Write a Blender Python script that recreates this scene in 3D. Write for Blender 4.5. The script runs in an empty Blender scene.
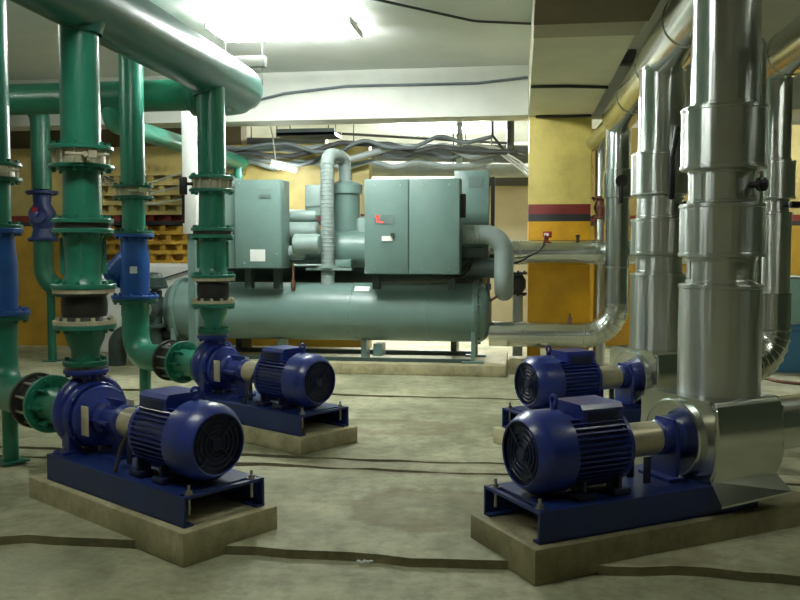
import bpy, bmesh, math, random
from mathutils import Vector, Matrix, Quaternion
random.seed(7)
C = bpy.context.scene.collection
PI = math.pi

# ------------------------------------------------------------------ materials
def lin(c):
    out = []
    for v in c:
        v /= 255.0
        out.append(v / 12.92 if v <= 0.04045 else ((v + 0.055) / 1.055) ** 2.4)
    return (*out, 1.0)

def new_mat(name):
    m = bpy.data.materials.new(name)
    m.use_nodes = True
    nt = m.node_tree
    b = nt.nodes['Principled BSDF']
    return m, nt, b

def N(nt, kind, **kw):
    n = nt.nodes.new(kind)
    for k, v in kw.items():
        if k in n.inputs:
            n.inputs[k].default_value = v
        else:
            setattr(n, k, v)
    return n

def ramp(nt, fac, stops):
    r = nt.nodes.new('ShaderNodeValToRGB')
    e = r.color_ramp.elements
    while len(e) < len(stops):
        e.new(0.5)
    for i, (p, c) in enumerate(stops):
        e[i].position = p
        e[i].color = c
    nt.links.new(fac, r.inputs['Fac'])
    return r.outputs['Color']

def paint(name, rgb, rough=0.4, var=0.12, scale=6.0, metal=0.0, bump=0.0, bscale=8.0, coat=0.0):
    m, nt, b = new_mat(name)
    geo = N(nt, 'ShaderNodeNewGeometry')
    no = N(nt, 'ShaderNodeTexNoise', Scale=scale, Detail=5.0, Roughness=0.6)
    nt.links.new(geo.outputs['Position'], no.inputs['Vector'])
    c = lin(rgb)
    lo = tuple(v * (1 - var) for v in c[:3]) + (1,)
    hi = tuple(min(1, v * (1 + var)) for v in c[:3]) + (1,)
    nt.links.new(ramp(nt, no.outputs['Fac'], [(0.3, lo), (0.7, hi)]), b.inputs['Base Color'])
    b.inputs['Roughness'].default_value = rough
    b.inputs['Metallic'].default_value = metal
    b.inputs['Coat Weight'].default_value = coat
    b.inputs['Coat Roughness'].default_value = 0.15
    if bump:
        n2 = N(nt, 'ShaderNodeTexNoise', Scale=bscale, Detail=2.0)
        nt.links.new(geo.outputs['Position'], n2.inputs['Vector'])
        bp = N(nt, 'ShaderNodeBump', Strength=bump, Distance=0.02)
        nt.links.new(n2.outputs['Fac'], bp.inputs['Height'])
        nt.links.new(bp.outputs['Normal'], b.inputs['Normal'])
    return m

def emis(name, rgb, strength):
    m, nt, b = new_mat(name)
    b.inputs['Base Color'].default_value = lin(rgb)
    b.inputs['Emission Color'].default_value = lin(rgb)
    b.inputs['Emission Strength'].default_value = strength
    return m

def concrete(name, a, bcol, dark, rough=0.75, patch=None):
    m, nt, b = new_mat(name)
    geo = N(nt, 'ShaderNodeNewGeometry')
    n1 = N(nt, 'ShaderNodeTexNoise', Scale=1.1, Detail=7.0, Roughness=0.62)
    n2 = N(nt, 'ShaderNodeTexNoise', Scale=9.0, Detail=6.0, Roughness=0.7)
    n3 = N(nt, 'ShaderNodeTexNoise', Scale=0.8, Detail=7.0, Roughness=0.62)
    for n in (n1, n2, n3):
        nt.links.new(geo.outputs['Position'], n.inputs['Vector'])
    base = ramp(nt, n1.outputs['Fac'], [(0.38, lin(a)), (0.6, lin(bcol))])
    mx = N(nt, 'ShaderNodeMix', data_type='RGBA', blend_type='MULTIPLY')
    mx.inputs['Factor'].default_value = 0.75
    nt.links.new(base, mx.inputs['A'])
    nt.links.new(ramp(nt, n2.outputs['Fac'], [(0.32, (0.52, 0.52, 0.49, 1)), (0.58, (1.04, 1.03, 1.0, 1))]), mx.inputs['B'])
    mx2 = N(nt, 'ShaderNodeMix', data_type='RGBA')
    nt.links.new(mx.outputs['Result'], mx2.inputs['A'])
    mx2.inputs['B'].default_value = lin(dark)
    nt.links.new(ramp(nt, n3.outputs['Fac'], [(0.5, (0, 0, 0, 1)), (0.68, (0.75, 0.75, 0.75, 1))]), mx2.inputs['Factor'])
    out = mx2.outputs['Result']
    if patch:                                   # worn earth-coloured patches: (centre, radius, strength)
        for (px, py, rx, ry, st) in patch:
            sep = N(nt, 'ShaderNodeVectorMath', operation='SUBTRACT')
            sep.inputs[1].default_value = (px, py, 0)
            nt.links.new(geo.outputs['Position'], sep.inputs[0])
            sc = N(nt, 'ShaderNodeVectorMath', operation='MULTIPLY')
            sc.inputs[1].default_value = (1 / rx, 1 / ry, 0)
            nt.links.new(sep.outputs['Vector'], sc.inputs[0])
            ln = N(nt, 'ShaderNodeVectorMath', operation='LENGTH')
            nt.links.new(sc.outputs['Vector'], ln.inputs[0])
            ad = N(nt, 'ShaderNodeMath', operation='ADD')
            nt.links.new(ln.outputs['Value'], ad.inputs[0])
            mu = N(nt, 'ShaderNodeMath', operation='MULTIPLY')
            mu.inputs[1].default_value = 1.1
            nn = N(nt, 'ShaderNodeTexNoise', Scale=3.5, Detail=8.0, Roughness=0.7)
            nt.links.new(geo.outputs['Position'], nn.inputs['Vector'])
            nt.links.new(nn.outputs['Fac'], mu.inputs[0])
            nt.links.new(mu.outputs['Value'], ad.inputs[1])
            f = ramp(nt, ad.outputs['Value'], [(0.5, (st * .3, st * .3, st * .3, 1)), (0.78, (st * .75, st * .75, st * .75, 1)), (0.88, (st, st, st, 1)), (1.0, (0, 0, 0, 1))])
            # ramp is clamped to 1, so halve the distance first
            dv = N(nt, 'ShaderNodeMath', operation='MULTIPLY')
            dv.inputs[1].default_value = 0.62
            nt.links.new(ad.outputs['Value'], dv.inputs[0])
            nt.links.new(dv.outputs['Value'], f.node.inputs['Fac'])
            mm = N(nt, 'ShaderNodeMix', data_type='RGBA')
            nt.links.new(out, mm.inputs['A'])
            mm.inputs['B'].default_value = lin((104, 90, 58))
            nt.links.new(f, mm.inputs['Factor'])
            out = mm.outputs['Result']
    nt.links.new(out, b.inputs['Base Color'])
    b.inputs['Roughness'].default_value = rough
    bp = N(nt, 'ShaderNodeBump', Strength=0.35, Distance=0.015)
    nt.links.new(n2.outputs['Fac'], bp.inputs['Height'])
    nt.links.new(bp.outputs['Normal'], b.inputs['Normal'])
    return m

def banded(name, z0, z1, z2, upper, lower):
    """painted masonry: upper colour, red stripe, black stripe, lower colour, by height above the floor"""
    m, nt, b = new_mat(name)
    geo = N(nt, 'ShaderNodeNewGeometry')
    sx = N(nt, 'ShaderNodeSeparateXYZ')
    nt.links.new(geo.outputs['Position'], sx.inputs[0])
    dv = N(nt, 'ShaderNodeMath', operation='DIVIDE')
    dv.inputs[1].default_value = 5.0
    nt.links.new(sx.outputs['Z'], dv.inputs[0])
    col = ramp(nt, dv.outputs['Value'], [(0, lin(lower)), (z0 / 5, lin((34, 36, 38))), (z1 / 5, lin((120, 34, 26))), (z2 / 5, lin(upper))])
    col.node.color_ramp.interpolation = 'CONSTANT'
    no = N(nt, 'ShaderNodeTexNoise', Scale=2.2, Detail=6.0, Roughness=0.65)
    nt.links.new(geo.outputs['Position'], no.inputs['Vector'])
    mx = N(nt, 'ShaderNodeMix', data_type='RGBA', blend_type='MULTIPLY')
    mx.inputs['Factor'].default_value = 1.0
    nt.links.new(col, mx.inputs['A'])
    nt.links.new(ramp(nt, no.outputs['Fac'], [(0.3, (0.72, 0.7, 0.66, 1)), (0.6, (1, 1, 1, 1))]), mx.inputs['B'])
    nt.links.new(mx.outputs['Result'], b.inputs['Base Color'])
    b.inputs['Roughness'].default_value = 0.55
    return m

M = {}
M['green'] = paint('green_paint', (40, 126, 102), 0.33, 0.15, 3.0, coat=0.15)
M['green_header'] = paint('hazy_green_paint', (50, 108, 98), 0.3, 0.15, 3.0)
M['green_dark'] = paint('dark_green_paint', (26, 98, 74), 0.35, 0.2, 3.0)
M['blue'] = paint('blue_enamel', (27, 44, 124), 0.33, 0.15, 5.0, coat=0.2)
M['blue_dark'] = paint('dark_blue_enamel', (14, 24, 58), 0.45, 0.2, 5.0)
M['blue_frame'] = paint('blue_frame_paint', (20, 40, 98), 0.4, 0.2, 5.0)
M['strainer'] = paint('mid_blue_paint', (28, 78, 150), 0.38, 0.2, 5.0)
M['cream'] = paint('cream_metal', (196, 188, 160), 0.45, 0.2, 12.0)
M['steel'] = paint('steel', (170, 168, 158), 0.35, 0.15, 12.0, metal=0.8)
M['guard'] = paint('guard_steel', (188, 180, 150), 0.32, 0.12, 9.0, metal=0.45)
M['rubber'] = paint('black_rubber', (34, 34, 30), 0.6, 0.3, 9.0)
M['iron'] = paint('dark_iron', (46, 46, 40), 0.55, 0.3, 9.0)
M['rust'] = paint('rusty_iron', (104, 66, 46), 0.65, 0.35, 14.0)
M['clad'] = paint('aluminium_cladding', (212, 216, 212), 0.16, 0.05, 3.0, metal=1.0, bump=0.10, bscale=4.0)
def streaks(m):
    nt = m.node_tree
    b = nt.nodes['Principled BSDF']
    geo = N(nt, 'ShaderNodeNewGeometry')
    mp = N(nt, 'ShaderNodeVectorMath', operation='MULTIPLY')
    mp.inputs[1].default_value = (1.0, 1.0, 0.06)
    nt.links.new(geo.outputs['Position'], mp.inputs[0])
    n2 = N(nt, 'ShaderNodeTexNoise', Scale=16.0, Detail=1.5)
    nt.links.new(mp.outputs['Vector'], n2.inputs['Vector'])
    n3 = N(nt, 'ShaderNodeTexNoise', Scale=4.0, Detail=1.0)
    nt.links.new(geo.outputs['Position'], n3.inputs['Vector'])
    b1 = N(nt, 'ShaderNodeBump', Strength=0.38, Distance=0.02)
    nt.links.new(n2.outputs['Fac'], b1.inputs['Height'])
    b2 = N(nt, 'ShaderNodeBump', Strength=0.12, Distance=0.02)
    nt.links.new(n3.outputs['Fac'], b2.inputs['Height'])
    nt.links.new(b1.outputs['Normal'], b2.inputs['Normal'])
    nt.links.new(b2.outputs['Normal'], b.inputs['Normal'])
    tg = N(nt, 'ShaderNodeTangent', direction_type='RADIAL', axis='Z')
    nt.links.new(tg.outputs['Tangent'], b.inputs['Tangent'])
    b.inputs['Roughness'].default_value = 0.3
    b.inputs['Anisotropic'].default_value = 0.85
    b.inputs['Anisotropic Rotation'].default_value = 0.25
M['clad_plain'] = paint('plain_cladding', (212, 216, 212), 0.2, 0.05, 3.0, metal=1.0, bump=0.08, bscale=4.0)
streaks(M['clad'])
M['clad_seam'] = paint('cladding_seam', (226, 226, 216), 0.22, 0.05, 3.0, metal=1.0)
M['chiller'] = paint('grey_green_enamel', (100, 126, 120), 0.36, 0.08, 4.0)
M['chiller_pale'] = paint('pale_grey_green', (132, 152, 146), 0.4, 0.1, 4.0)
M['chiller_dark'] = paint('dark_grey_green_enamel', (50, 66, 62), 0.45, 0.15, 4.0)  # dark grey-green of the rails, rear shell and valves
M['lagging'] = paint('grey_foam_lagging', (134, 148, 144), 0.5, 0.1, 6.0)
M['white'] = paint('white_paint', (225, 226, 220), 0.5, 0.06, 3.0)
M['ceil'] = paint('ceiling_paint', (212, 215, 208), 0.8, 0.06, 1.2)
M['beam'] = paint('beam_paint', (206, 208, 198), 0.75, 0.08, 1.5)
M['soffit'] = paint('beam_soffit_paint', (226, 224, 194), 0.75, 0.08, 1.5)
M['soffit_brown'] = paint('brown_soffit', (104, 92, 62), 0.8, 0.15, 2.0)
M['wall_grey'] = paint('grey_wall', (206, 206, 198), 0.8, 0.1, 1.5)
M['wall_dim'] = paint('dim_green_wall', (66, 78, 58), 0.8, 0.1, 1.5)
M['wall_beige'] = paint('beige_wall', (178, 171, 146), 0.8, 0.1, 1.5)
M['band'] = banded('banded_yellow_paint', 1.99, 2.08, 2.21, (224, 204, 112), (222, 164, 12))
M['band_wall'] = banded('banded_wall_paint', 1.99, 2.06, 2.16, (180, 162, 96), (184, 144, 42))
M['floor'] = concrete('worn_concrete', (142, 142, 112), (186, 184, 152), (116, 116, 90),
                      patch=[(-0.58, 5.22, 0.52, 0.46, 0.55), (-1.2, 7.6, 0.8, 0.35, 0.5), (0.6, 4.6, 0.5, 0.2, 0.5), (-2.2, 6.9, 0.7, 0.4, 0.45), (-0.4, 6.2, 1.3, 0.22, 0.5)])
M['floor_near'] = concrete('near_concrete', (146, 146, 116), (180, 178, 146), (120, 120, 94))
M['plinth'] = concrete('plinth_concrete', (172, 164, 128), (196, 188, 152), (136, 128, 96))
M['plinth_dark'] = concrete('dark_plinth_concrete', (112, 106, 76), (142, 134, 100), (88, 82, 58))
M['trench'] = concrete('trench_dirt', (96, 90, 66), (120, 112, 84), (74, 68, 48))
M['tube'] = emis('fluorescent_tube', (244, 250, 244), 150.0)
M['tube_mid'] = emis('mid_fluorescent_tube', (244, 250, 242), 110.0)
M['tube_main'] = emis('bright_fluorescent_tube', (244, 250, 246), 210.0)
M['tube_far'] = emis('far_fluorescent_tube', (244, 250, 246), 700.0)
M['tube_soft'] = emis('soft_fluorescent_tube', (246, 250, 238), 55.0)
M['red_led'] = emis('red_led', (255, 40, 30), 4.0)
M['red'] = paint('red_paint', (170, 34, 26), 0.45, 0.1, 6.0)
M['black'] = paint('black_plastic', (20, 20, 20), 0.45, 0.2, 6.0)
M['cable'] = paint('dark_cable', (52, 54, 54), 0.6, 0.2, 6.0)
M['cable_pale'] = paint('pale_cable', (186, 186, 176), 0.55, 0.1, 6.0)
M['duct'] = paint('dusty_grey_pipe', (88, 96, 98), 0.6, 0.2, 3.0)
M['duct_pale'] = paint('pale_grey_pipe', (150, 160, 158), 0.5, 0.15, 3.0)
M['label'] = paint('white_label', (225, 228, 222), 0.5, 0.05, 9.0)
M['plate'] = paint('grey_plate', (92, 112, 108), 0.4, 0.1, 9.0)
M['teal'] = paint('pale_teal', (140, 176, 166), 0.4, 0.1, 4.0)
M['bin'] = paint('blue_grey_plastic', (66, 118, 150), 0.5, 0.1, 4.0)
M['copper'] = paint('copper', (120, 88, 66), 0.45, 0.2, 6.0, metal=0.7)

# ------------------------------------------------------------------ mesh helpers
def orient(axis):
    return Vector((0, 0, 1)).rotation_difference(Vector(axis).normalized()).to_matrix().to_4x4()

def box(bm, c, s, rotz=0.0, bevel=0.0):
    r = bmesh.ops.create_cube(bm, size=1.0)
    vs = r['verts']
    if bevel:
        bmesh.ops.scale(bm, vec=s, verts=vs)
        es = list({e for v in vs for e in v.link_edges})
        rr = bmesh.ops.bevel(bm, geom=es, offset=bevel, segments=2, profile=0.5, affect='EDGES')
        vs = list({v for f in rr['faces'] for v in f.verts} | {v for v in vs if v.is_valid})
        bmesh.ops.transform(bm, matrix=Matrix.Translation(c) @ Matrix.Rotation(rotz, 4, 'Z'), verts=vs)
    else:
        bmesh.ops.transform(bm, matrix=Matrix.Translation(c) @ Matrix.Rotation(rotz, 4, 'Z') @ Matrix.Diagonal((*s, 1)), verts=vs)

def lathe(bm, org, axis, prof, seg=32):
    """prof: (t along axis, radius) pairs; radius 0 closes the end"""
    mt = Matrix.Translation(org) @ orient(axis)
    rings = []
    for t, r in prof:
        if r <= 1e-6:
            rings.append([bm.verts.new(mt @ Vector((0, 0, t)))])
        else:
            rings.append([bm.verts.new(mt @ Vector((r * math.cos(2 * PI * i / seg), r * math.sin(2 * PI * i / seg), t))) for i in range(seg)])
    for a, b in zip(rings, rings[1:]):
        if len(a) == 1 and len(b) == 1:
            continue
        for i in range(seg):
            j = (i + 1) % seg
            if len(a) == 1:
                bm.faces.new((a[0], b[j], b[i]))
            elif len(b) == 1:
                bm.faces.new((a[i], a[j], b[0]))
            else:
                bm.faces.new((a[i], a[j], b[j], b[i]))

def cyl(bm, p0, p1, r, seg=24, r1=None):
    p0 = Vector(p0); p1 = Vector(p1)
    L = (p1 - p0).length
    lathe(bm, p0, p1 - p0, [(0, 0), (0, r), (L, r if r1 is None else r1), (L, 0)], seg)

def fillet(path, rad, steps=8):
    path = [Vector(p) for p in path]
    out = [path[0]]
    for a, b, c in zip(path, path[1:], path[2:]):
        u = (a - b).normalized(); v = (c - b).normalized()
        ang = u.angle(v)
        if ang > PI - 0.02:
            out.append(b); continue
        d = min(rad / math.tan(ang / 2), (a - b).length * 0.49, (c - b).length * 0.49)
        R = d * math.tan(ang / 2)
        cen = b + (u + v).normalized() * (R / math.sin(ang / 2))
        p, q = b + u * d - cen, b + v * d - cen
        w = p.angle(q)
        for i in range(steps + 1):
            t = i / steps
            out.append(cen + (p * math.sin((1 - t) * w) + q * math.sin(t * w)) / math.sin(w))
    out.append(path[-1])
    return out

def tube(bm, path, r, rad=0.0, seg=20, steps=8, cap=True):
    pts = fillet(path, rad, steps) if rad else [Vector(p) for p in path]
    tang = []
    for i in range(len(pts)):
        a = pts[max(0, i - 1)]; b = pts[min(len(pts) - 1, i + 1)]
        tang.append((b - a).normalized())
    n = tang[0].orthogonal().normalized()
    rings = []
    for i, p in enumerate(pts):
        if i:
            n = tang[i - 1].rotation_difference(tang[i]) @ n
            n = (n - tang[i] * n.dot(tang[i])).normalized()
        b = tang[i].cross(n)
        rings.append([bm.verts.new(p + (n * math.cos(2 * PI * k / seg) + b * math.sin(2 * PI * k / seg)) * r) for k in range(seg)])
    for a, b in zip(rings, rings[1:]):
        for k in range(seg):
            j = (k + 1) % seg
            bm.faces.new((a[k], a[j], b[j], b[k]))
    if cap:
        bm.faces.new(rings[0][::-1]); bm.faces.new(rings[-1])
    return pts, tang

def prism(bm, poly, x0, x1):
    """polygon of (y, z) points swept from x0 to x1"""
    a = [bm.verts.new((x0, y, z)) for y, z in poly]
    b = [bm.verts.new((x1, y, z)) for y, z in poly]
    n = len(poly)
    for i in range(n):
        j = (i + 1) % n
        bm.faces.new((a[i], a[j], b[j], b[i]))
    bm.faces.new(a[::-1]); bm.faces.new(b)

def obj(name, bm, mat, parent=None, label=None, kind=None, angle=35):
    bmesh.ops.recalc_face_normals(bm, faces=bm.faces)
    me = bpy.data.meshes.new(name)
    for f in bm.faces:
        f.smooth = True
    bm.to_mesh(me); bm.free()
    me.set_sharp_from_angle(angle=math.radians(angle))
    me.materials.append(M[mat])
    o = bpy.data.objects.new(name, me)
    C.objects.link(o)
    if parent is not None:
        o.parent = parent
    if label: o['label'] = label
    if kind: o['kind'] = kind
    return o

def B():
    return bmesh.new()

def thing(name, label, cat, loc=(0, 0, 0), rotz=0.0, group=None):
    o = bpy.data.objects.new(name, None)
    C.objects.link(o)
    o.empty_display_size = 0.2
    o.location = loc; o.rotation_euler = (0, 0, rotz)
    o['label'] = label; o['category'] = cat
    if group: o['group'] = group
    return o

def tag(o, label, cat, group=None):
    o['label'] = label; o['category'] = cat
    if group: o['group'] = group
    return o

def struct(name, bm, mat, label=None, angle=35):
    o = obj(name, bm, mat, None, label, 'structure', angle)
    return o

# ------------------------------------------------------------------ camera
cam = bpy.data.cameras.new('camera')
cam.lens = 38.25; cam.sensor_width = 36.0; cam.clip_end = 100
co = bpy.data.objects.new('camera', cam)
C.objects.link(co)
co.location = (0, 0, 1.6)
co.rotation_euler = (PI / 2 - math.atan(50 / 850), 0, math.radians(8))
bpy.context.scene.camera = co

# ------------------------------------------------------------------ the setting
XL, XR, YN, YB, ZC = -9.0, 6.2, -3.2, 20.0, 4.1
bm = B(); box(bm, ((XL + XR) / 2, (YN + YB) / 2, -0.165), (XR - XL, YB - YN, 0.2)); struct('floor', bm, 'floor_near', 'worn grey-beige concrete floor in front of the low step')

def slab(x0, x1, ys, ye, top, mat, label, seed):
    """floor screed with slightly broken long edges"""
    rnd = random.Random(seed)
    bm = B()
    n = 90
    front = []; back = []
    for i in range(n + 1):
        x = x0 + (x1 - x0) * i / n
        front.append((x, ys + rnd.uniform(-0.022, 0.022) + 0.02 * math.sin(x * 2.3) + 0.012 * math.sin(x * 7.1 + seed)))
        back.append((x, ye + rnd.uniform(-0.024, 0.024) + 0.018 * math.sin(x * 3.7 + seed)))
    tf = [bm.verts.new((x, y, top)) for x, y in front]; bf = [bm.verts.new((x, y + 0.004, -0.08)) for x, y in front]
    tb = [bm.verts.new((x, y, top)) for x, y in back]; bb = [bm.verts.new((x, y, -0.08)) for x, y in back]
    for i in range(n):
        bm.faces.new((tf[i], tf[i + 1], tb[i + 1], tb[i]))
        bm.faces.new((bf[i], bf[i + 1], tf[i + 1], tf[i]))
        bm.faces.new((tb[i], tb[i + 1], bb[i + 1], bb[i]))
    ob = struct('floor', bm, mat, label)
    ob.data.materials.append(M['plinth_dark'])           # shade on the upright slab edges painted in with darker concrete
    for p in ob.data.polygons:
        if abs(p.normal.z) < 0.5: p.material_index = 1
    return ob

slab(XL, XR, 4.38, 6.06, -0.015, 'floor', 'raised concrete floor slab with a brown worn patch', 1)
slab(XL, XR, 6.12, 6.33, -0.012, 'floor', 'narrow concrete strip between the two floor grooves', 2)
slab(XL, XR, 6.40, 9.16, -0.012, 'floor', 'concrete floor slab around the rear pumps', 3)
slab(XL, XR, 9.185, YB, 0.0, 'floor', 'concrete floor slab under the chiller', 4)
bm = B(); box(bm, ((XL + XR) / 2, 6.23, -0.064), (XR - XL, 0.42, 0.04)); struct('trim_1', bm, 'trench', 'dark dirt in the floor grooves')

bm = B(); box(bm, ((XL + XR) / 2, (YN + YB) / 2, ZC + 0.1), (XR - XL, YB - YN, 0.2)); struct('ceiling', bm, 'ceil', 'off-white painted concrete ceiling')
bm = B(); box(bm, (XL - 0.1, (YN + YB) / 2, ZC / 2), (0.2, YB - YN, ZC)); struct('wall_left', bm, 'wall_grey')
bm = B(); box(bm, (XR + 0.1, (YN + YB) / 2, ZC / 2), (0.2, YB - YN, ZC)); struct('wall_right', bm, 'wall_dim')
bm = B(); box(bm, ((XL + XR) / 2, YB + 0.1, ZC / 2), (XR - XL + 0.4, 0.2, ZC)); struct('wall_back', bm, 'wall_grey')
bm = B(); box(bm, ((XL + XR) / 2, YN - 0.1, ZC / 2), (XR - XL + 0.4, 0.2, ZC)); struct('wall_front', bm, 'wall_beige')
# partition behind the chiller, yellow with a red and black stripe
bm = B(); box(bm, ((XL - 2.35) / 2, 13.35, 1.64), (-2.35 - XL, 0.24, 3.28)); struct('wall_back_left', bm, 'band_wall', 'yellow partition wall with a red and black stripe')
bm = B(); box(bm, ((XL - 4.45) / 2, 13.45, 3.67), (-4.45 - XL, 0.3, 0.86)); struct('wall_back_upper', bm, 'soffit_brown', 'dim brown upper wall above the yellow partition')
# ventilation-block panel: projecting ledges with short blocks between them
bm = B()
x0, x1 = -6.95, -4.35
z = 1.38; row = 0
while z < 2.95:
    box(bm, ((x0 + x1) / 2, 13.15, z + 0.025), (x1 - x0, 0.17, 0.06))
    nx = 9
    for i in range(nx):
        xx = x0 + (i + (0.25 if row % 2 else 0.6)) * (x1 - x0) / nx
        box(bm, (xx, 13.17, z + 0.105), (0.09, 0.12, 0.11))
    z += 0.158; row += 1
struct('wall_vent_blocks', bm, 'band_wall', 'yellow ventilation-block wall of stacked ledges')
bm = B(); box(bm, (0.05, 16.1, 1.5), (2.0, 0.2, 3.0)); struct('wall_back_right', bm, 'wall_beige', 'beige wall beyond the chiller, left of the column')
bm = B(); box(bm, (0.05, 15.95, 2.86), (2.0, 0.12, 0.14)); struct('trim_2', bm, 'iron', 'dark strip standing in for shade along the top of the beige wall')  # shading at the wall top built as a dark strip
bm = B(); box(bm, (3.5, 14.6, 1.8), (5.4, 0.24, 3.6)); struct('wall_far_right', bm, 'band_wall', 'yellow wall with a striped band at the far right')
# beams and column
ZS = 3.43
bm = B(); box(bm, ((XL + 0.10) / 2, 12.05, (ZS + ZC) / 2), (0.10 - XL, 0.5, ZC - ZS)); struct('beam_cross', bm, 'beam', 'white concrete cross beam above the chiller')
bm = B(); box(bm, ((XR + 0.97) / 2, 12.05, (ZS + ZC) / 2), (XR - 0.97, 0.5, ZC - ZS)); struct('beam_cross', bm, 'beam', 'white concrete cross beam right of the column')
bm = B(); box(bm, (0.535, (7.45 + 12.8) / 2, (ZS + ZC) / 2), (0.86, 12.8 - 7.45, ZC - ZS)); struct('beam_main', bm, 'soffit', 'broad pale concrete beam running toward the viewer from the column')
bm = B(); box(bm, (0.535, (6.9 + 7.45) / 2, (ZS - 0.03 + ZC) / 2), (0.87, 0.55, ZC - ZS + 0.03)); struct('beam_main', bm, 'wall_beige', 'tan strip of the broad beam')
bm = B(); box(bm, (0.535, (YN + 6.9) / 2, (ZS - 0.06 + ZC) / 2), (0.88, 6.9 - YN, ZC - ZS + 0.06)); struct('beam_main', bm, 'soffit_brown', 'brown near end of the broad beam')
bm = B(); box(bm, (0.535, 12.3, ZS / 2), (0.84, 0.84, ZS), bevel=0.012); struct('column', bm, 'band', 'square yellow column with a red and black painted stripe')
bm = B(); box(bm, (-3.98, 10.0, 2.62), (0.17, 0.17, 1.64), bevel=0.006); struct('post', bm, 'white', 'white square post behind the green pipes')
bm = B(); box(bm, (-3.98, 10.0, 0.9), (0.09, 0.09, 1.8)); box(bm, (-3.98, 10.0, 0.01), (0.2, 0.2, 0.02)); struct('post', bm, 'chiller', 'thin grey-green lower stem of the white post')

# ------------------------------------------------------------------ lamps
def lamp(loc, rotz, L, label, tilt=0.0, rods=True, group='fluorescent battens', w=0.10, n=2, tube='tube'):
    t = thing('fluorescent_lamp', label, 'lamp', loc, rotz, group)
    t.rotation_euler = (0, tilt, rotz)
    bm = B(); box(bm, (0, 0, 0.055), (L, min(w + 0.06, 0.14), 0.05), bevel=0.008); obj('housing', bm, 'white', t)
    for k in range(n):
        yy = w * (k / (n - 1) - 0.5)
        bm = B(); cyl(bm, (-L / 2 + 0.03, yy, 0.0), (L / 2 - 0.03, yy, 0.0), 0.02, 12); obj('tube', bm, tube, t)
    for s in (-1, 1):
        bm = B(); box(bm, (s * (L / 2 - 0.015), 0, 0.01), (0.03, w + 0.05, 0.06)); obj('lamp_holder', bm, 'white', t)
    if rods:
        top = ZC - loc[2]
        for s in (-1, 1):
            bm = B(); cyl(bm, (s * L * 0.3, 0, 0.08), (s * L * 0.3, 0, top), 0.006, 8); obj('hanger_rod', bm, 'steel', t)
    return t
lamp((-2.55, 9.15, 3.98), 0.0, 1.6, 'bright fluorescent lamp glowing on the ceiling right of the green header', w=0.6, n=4, tube='tube_main')
lamp((-1.55, 16.6, 3.92), 0.0, 1.6, 'bright fluorescent lamp beyond the cross beam, above the chiller control panel', w=0.6, n=4, tube='tube_far')
lamp((4.25, 12.7, 3.72), 0.0, 1.3, 'fluorescent lamp at the far right edge, behind the tall insulated pipes')
lamp((-3.55, 12.6, 2.84), math.radians(20), 0.42, 'small tilted fluorescent lamp above the left chiller cabinet', tilt=math.radians(14), rods=False, w=0.06)
bm = B(); tube(bm, [(-3.66, 12.57, 2.92), (-3.7, 12.55, 3.3), (-3.7, 12.3, 3.6)], 0.008, 0.1); tag(obj('cable', bm, 'cable_pale'), 'pale cord the small tilted lamp hangs by', 'cable')
lamp((-2.25, 3.4, 3.88), 0.0, 1.5, 'fluorescent lamp overhead in the left aisle', tube='tube_mid')
lamp((3.4, 4.6, 3.88), 0.0, 1.5, 'added fluorescent lamp overhead at the right near end, out of view', tube='tube_soft')  # unseen lamp added to light the near right side
lamp((-6.3, 6.6, 3.88), 0.0, 1.5, 'fluorescent lamp overhead at the far left, outside the pipe rows', tube='tube_soft')
lamp((-6.4, 16.0, 3.8), 0.0, 1.5, 'added fluorescent lamp beyond the yellow partition wall, out of view')  # unseen lamp added to brighten the far bay

# ------------------------------------------------------------------ pumps
def bolt(parent, x, y, z, h=0.11, r=0.012):
    bm = B()
    cyl(bm, (x, y, z - h), (x, y, z + 0.05), r * 0.7, 8)
    cyl(bm, (x, y, z), (x, y, z + 0.022), r * 1.6, 6)
    cyl(bm, (x, y, z), (x, y, z + 0.004), r * 2.2, 12)
    obj('anchor_bolt', bm, 'steel', parent)

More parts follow.
